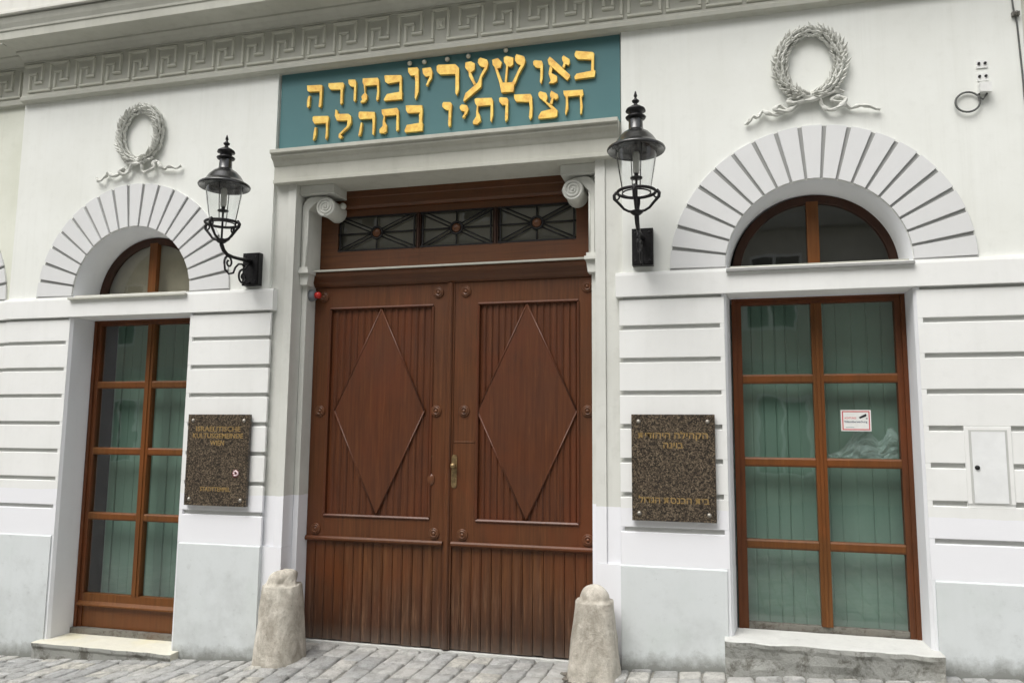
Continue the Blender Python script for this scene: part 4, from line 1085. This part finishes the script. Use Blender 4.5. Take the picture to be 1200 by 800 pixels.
    m.tube([(x, -0.177, Z(3.314)), (x, -0.135, Z(3.33)), (x, -0.10, Z(3.37)), (x, -0.06, Z(3.39))], 0.009, 7)
    m.tube([(x, -0.165, Z(3.175)), (x, -0.11, Z(3.19)), (x, -0.055, Z(3.22))], 0.009, 7)
    m.build('bracket', IRON, t)
    m = MB(); m.box(x-0.084, x+0.084, -0.052, 0.0095, Z(3.195), Z(3.495)); m.box(x-0.074, x+0.074, -0.058, -0.0521, Z(3.205), Z(3.485))
    for a in (-0.055, 0.055):
        for b in (3.23, 3.46): m.ball((x+a, -0.058, Z(b)), 0.010, 8, (1, 0.6, 1))
    m.build('wall_plate', IRON, t)
lantern(-1.775, 'black iron wall lantern left of the gate, its scrolled bracket seen sideways')
lantern(1.785, 'black iron wall lantern right of the gate, its lamp right above its wall plate')

# ================================================================== PLAQUES
def text_mb(body, size, mat, parent, x, y, z, name='lettering', wide=None, depth=0.0012):
    cu = bpy.data.curves.new('t', 'FONT'); cu.body = body; cu.size = size; cu.align_x = 'CENTER'; cu.align_y = 'CENTER'; cu.offset = size*0.014; cu.extrude = depth; cu.resolution_u = 2
    o = bpy.data.objects.new('t', cu); COL.objects.link(o)
    bpy.context.view_layer.update()
    dg = bpy.context.evaluated_depsgraph_get(); me = bpy.data.meshes.new_from_object(o.evaluated_get(dg))
    bpy.data.objects.remove(o); bpy.data.curves.remove(cu)
    xs = [v.co.x for v in me.vertices]
    w_ = (max(xs)-min(xs)) if xs else 1
    k = (wide/w_) if wide else 1.0
    for v in me.vertices: v.co = Vector((x+v.co.x*k, y-v.co.z, z+v.co.y))
    me.materials.clear(); me.materials.append(mat)
    me.name = name
    r = bpy.data.objects.new(name, me); COL.objects.link(r); r.parent = parent
    if parent.type == 'EMPTY': r.matrix_parent_inverse = Matrix.Translation(-parent.location)
    return r
def plaque(x0, x1, z0, z1, label, lines):
    t = thing('plaque', ((x0+x1)/2, 0, (z0+z1)/2), label, 'plaque', 'granite plaques either side of the gate')
    m = MB(); y0, y1 = -0.048, -0.015
    ch = 0.004
    pts = [(x0, y1), (x0, y0+ch), (x0+ch, y0), (x1-ch, y0), (x1, y0+ch), (x1, y1)]
    m.prism(pts, lambda a, b, s: (a, b, s), z0, z1); m.build('slab', GRANITE, t)
    for a in (x0+0.055, x1-0.055):
        for b in (z0+0.055, z1-0.055):
            q = MB(); q.lathe([(0.001, y0-0.014), (0.010, y0-0.012), (0.016, y0-0.004), (0.017, y0-0.0003)], (a, 0, b), 14, 'Y'); q.lathe([(0.006, y0), (0.006, 0.0)], (a, 0, b), 8, 'Y'); q.build('bolt', STEEL, t)
    for body, size, z, wide in lines: text_mb(body, size, GOLDTXT, t, (x0+x1)/2, y0-0.0015, z, wide=wide)
    return t
H = lambda s: s[::-1]
pl = plaque(-2.350, -1.713, 1.187, 2.000, 'speckled brown granite plaque with German lettering, left of the gate',
       [('ISRAELITISCHE', 0.062, 1.868, 0.46), ('KULTUSGEMEINDE', 0.062, 1.806, 0.52), ('WIEN', 0.062, 1.742, 0.145), ('STADTTEMPEL', 0.052, 1.332, 0.31)])
plaque(1.682, 2.316, 1.195, 2.008, 'speckled brown granite plaque with Hebrew lettering, right of the gate',
       [(H('הקהילה היהודית'), 0.070, 1.845, 0.53), (H('בוינה'), 0.070, 1.770, 0.15), (H('בית הכנסת הגדול'), 0.070, 1.352, 0.53)])
# small round red and white sticker on the German plaque
stx = MB(); stx.lathe([(0.036, -0.0492), (0.036, -0.0481)], (-1.828, 0, 1.475), 24, 'Y')
st = thing('round_sticker', (-1.828, -0.049, 1.475), 'small red and white round sticker on the left plaque', 'sticker')
stx.build('disc', simple('dark_red_ink', srgb(104, 48, 50), 0.4), st)
m = MB(); m.tube([(-1.845, -0.0505, 1.492), (-1.825, -0.0505, 1.500), (-1.806, -0.0505, 1.486), (-1.803, -0.0505, 1.470), (-1.822, -0.0505, 1.458), (-1.842, -0.0505, 1.462)], 0.008, 6); m.ball((-1.845, -0.0505, 1.478), 0.008, 8, (1.5, 0.6, 0.8)); m.build('mark', simple('pink_white_ink', srgb(236, 214, 216), 0.4), st)

# ================================================================== GUARD STONES
def guard(cx, cy, r0, r1, h, hz, zb, broken, seed, label, sq=2.6, ftilt=0.0):
    m = MB(); seg = 40
    prof = [(r0*1.04, zb-0.10), (r0*1.02, zb+0.02)]
    for k in range(1, 9): prof.append((r0+(r1-r0)*k/8, zb+0.02+(h-0.02)*k/8))
    rd = r1*0.80
    prof += [(r1*0.985, zb+h+0.008), (rd*1.03, zb+h+0.012)]
    for k in range(1, 10):
        a = k/10*math.pi/2; prof.append((rd*math.cos(a), zb+h+0.012+hz*math.sin(a)))
    prof.append((0.004, zb+h+0.012+hz))
    rings = []
    for i, (r, z) in enumerate(prof):
        ring = []
        for k in range(seg):
            a = 2*math.pi*k/seg; c, s_ = math.cos(a), math.sin(a)
            f = (abs(c)**sq+abs(s_)**sq)**(-1/sq) if i < 11 else 1.0
            p = Vector((cx+r*f*c, cy+r*f*s_, z))
            n = noise.noise(Vector((p.x*7+seed, p.y*7, p.z*6)))*0.010+noise.noise(Vector((p.x*26+seed, p.y*26, p.z*22)))*0.005
            if broken and i >= 11: n += noise.noise(Vector((p.x*13+seed, p.y*13, p.z*13)))*0.035
            if i >= 10 and broken: p.z += noise.noise(Vector((c*2+seed, s_*2, 0)))*0.02
            d = Vector((c, s_, 0.3 if i > 12 else 0)); p += d*n
            ring.append(m.b.verts.new(p))
        rings.append(ring)
    for i in range(len(rings)-1):
        for k in range(seg):
            m.b.faces.new((rings[i][k], rings[i][(k+1) % seg], rings[i+1][(k+1) % seg], rings[i+1][k])).smooth = True
    m.b.faces.new(rings[-1])
    for e in m.b.edges:
        if len(e.link_faces) == 2 and e.calc_face_angle(0) > R(42): e.smooth = False
    o = m.build('guard_stone', GUARD); return tag(o, label, 'guard stone', 'guard stones at the gate corners')
guard(-1.262, -0.135, 0.205, 0.155, 0.60, 0.115, -0.040, True, 3, 'weathered guard stone with chipped top at the left foot of the gate', 2.5)
guard(1.400, -0.150, 0.195, 0.140, 0.555, 0.115, 0.035, False, 9, 'smoother guard stone with rounded dome at the right foot of the gate', 3.2)
m = MB(); random.seed(4)
for k in range(26):
    a = random.uniform(math.pi*0.95, math.pi*2.1); r = random.uniform(0.20, 0.27)
    m.ball((1.40+r*math.cos(a), -0.15+r*math.sin(a), gz(1.4, -0.3)+0.012), random.uniform(0.012, 0.030), 7, (1.2, 1, 0.6))
m.build('mortar_collar', MORTAR, bpy.data.objects['guard_stone.001'])

# ================================================================== SMALL THINGS
# warning sticker on the pane
wt = thing('warning_sticker', (3.374, 0.32, 1.973), 'white video surveillance sticker with red border on the right window pane', 'sticker')
yg = YF+0.0255
m = MB(); m.box(3.266, 3.483, yg-0.0015, yg, 1.892, 2.055); m.build('backing', WHITE, wt)
m = MB()
for a, b, c, d in ((3.275, 3.474, 1.900, 1.908), (3.275, 3.474, 2.039, 2.047), (3.275, 3.283, 1.9085, 2.0385), (3.466, 3.474, 1.9085, 2.0385)): m.box(a, b, yg-0.0025, yg-0.0016, c, d)
m.build('border', REDINK, wt)
m = MB(); m.plate([(3.395, 1.998), (3.447, 2.026), (3.452, 2.012), (3.444, 2.004), (3.404, 1.988)], yg-0.0030, yg-0.0016)
m.plate([(3.446, 1.992), (3.458, 1.992), (3.458, 1.986), (3.446, 1.986)], yg-0.0028, yg-0.0016); m.build('camera_symbol', BLACK, wt)
text_mb('ACHTUNG!', 0.022, REDINK, wt, 3.335, yg-0.0018, 1.992, 'notice_text', 0.085, 0.0004)
text_mb('Videoüberwachung', 0.024, BLUEINK, wt, 3.372, yg-0.0018, 1.964, 'notice_text', 0.165, 0.0004)
m = MB(); m.box(3.30, 3.36, yg-0.0024, yg-0.0016, 1.920, 1.9225); m.build('underline', TEALINK, wt)

# crumpled sheet of plastic between glass and curtain
m = MB(); nx, nz = 26, 18; V = []
for i in range(nx+1):
    col = []
    for j in range(nz+1):
        u, v = i/nx, j/nz; x = 3.17+0.50*u
        top = 1.71+0.20*math.exp(-((u-0.50)/0.22)**2)+0.17*math.exp(-((u-0.93)/0.12)**2)+0.05*u
        z = 1.685+(top-1.685)*v
        n1 = noise.turbulence(Vector((x*9, z*9, 2.0)), 4, True)
        col.append(m.b.verts.new((x+0.012*noise.noise(Vector((x*14, z*14, 5))), YF+0.105-0.04*n1, z+0.012*noise.noise(Vector((x*12, z*12, 9))))))
    V.append(col)
for i in range(nx):
    for j in range(nz): m.b.faces.new((V[i][j], V[i+1][j], V[i+1][j+1], V[i][j+1]))
SHT = bpy.data.materials.new('thin_plastic'); SHT.use_nodes = True
t_ = SHT.node_tree; b_ = t_.nodes['Principled BSDF']; b_.inputs['Base Color'].default_value = srgb(190, 212, 208); b_.inputs['Roughness'].default_value = 0.3; b_.inputs['Alpha'].default_value = 0.38
tag(m.build('plastic_sheet', SHT), 'crumpled pale plastic sheet behind the pane under the surveillance sticker', 'plastic sheet')

# alarm lamp on the jamb
al = thing('alarm_lamp', (-1.335, 0.27, 3.12), 'small grey alarm lamp with red lens on the left gate jamb', 'alarm lamp')
m = MB(); m.lathe([(0.055, 0), (0.055, 0.025), (0.046, 0.048), (0.034, 0.055)], (-1.336, 0.27, 3.12), 24, 'X'); m.build('base', GREY, al)
m = MB(); m.lathe([(0.030, 0.0552), (0.031, 0.085), (0.026, 0.100), (0.012, 0.108), (0.001, 0.110)], (-1.336, 0.27, 3.12), 20, 'X'); m.build('lens', RED, al)

# junction box, cable loop and two empty fixing plates
jb = thing('junction_box', (4.30, 0, 4.41), 'white junction box with looped grey cable high on the right wall', 'junction box')
m = MB(); m.prism([(4.262, 4.452), (4.338, 4.444), (4.336, 4.372), (4.262, 4.380)], lambda a, b, t: (a, t, b), -0.055, 0.0095); m.build('box', WHITE, jb)
m = MB(); loop = [(4.268, -0.012, 4.375)]+[(4.185+0.082*math.cos(a), -0.012+0.004*math.sin(a), 4.322+0.078*math.sin(a)) for a in [R(40)+k*R(360)/26 for k in range(27)]]+[(4.285, -0.02, 4.33), (4.315, -0.02, 4.372)]
m.tube(loop, 0.0075, 8); m.build('cable_loop', CABLE, jb)
for z in (4.612, 4.512):
    fp = thing('fixing_plate', (4.298, 0, z), ('upper' if z > 4.55 else 'lower')+' of two small white plates with dark screw holes above the junction box', 'fixing plate')
    m = MB(); m.box(4.262, 4.336, 0.002, 0.0095, z-0.030, z+0.030); m.build('plate', WHITE, fp)
    for a in (-0.020, 0.022):
        m = MB(); m.lathe([(0.010, -0.006), (0.010, 0.0018)], (4.298+a, 0, z+0.004), 12, 'Y'); m.build('plug', BLACK, fp)
# cable running down the right edge of the bay
wc = thing('wall_cable', (4.545, 0, 5.0), 'thin dark cable clipped down the right edge of the upper wall', 'cable')
m = MB(); m.tube([(4.520, 0.0, 5.21), (4.530, 0.0, 5.02), (4.548, 0.002, 4.90), (4.560, 0.002, 4.5), (4.566, 0.002, 4.0), (4.566, 0.002, 3.5), (4.57, 0.002, 3.16)], 0.006, 6); m.build('cable', CABLE, wc)
m = MB(); m.box(4.515, 4.565, -0.020, 0.0095, 4.955, 4.985); m.ball((4.54, -0.025, 4.97), 0.016, 8); m.build('clip', ZINC, wc)
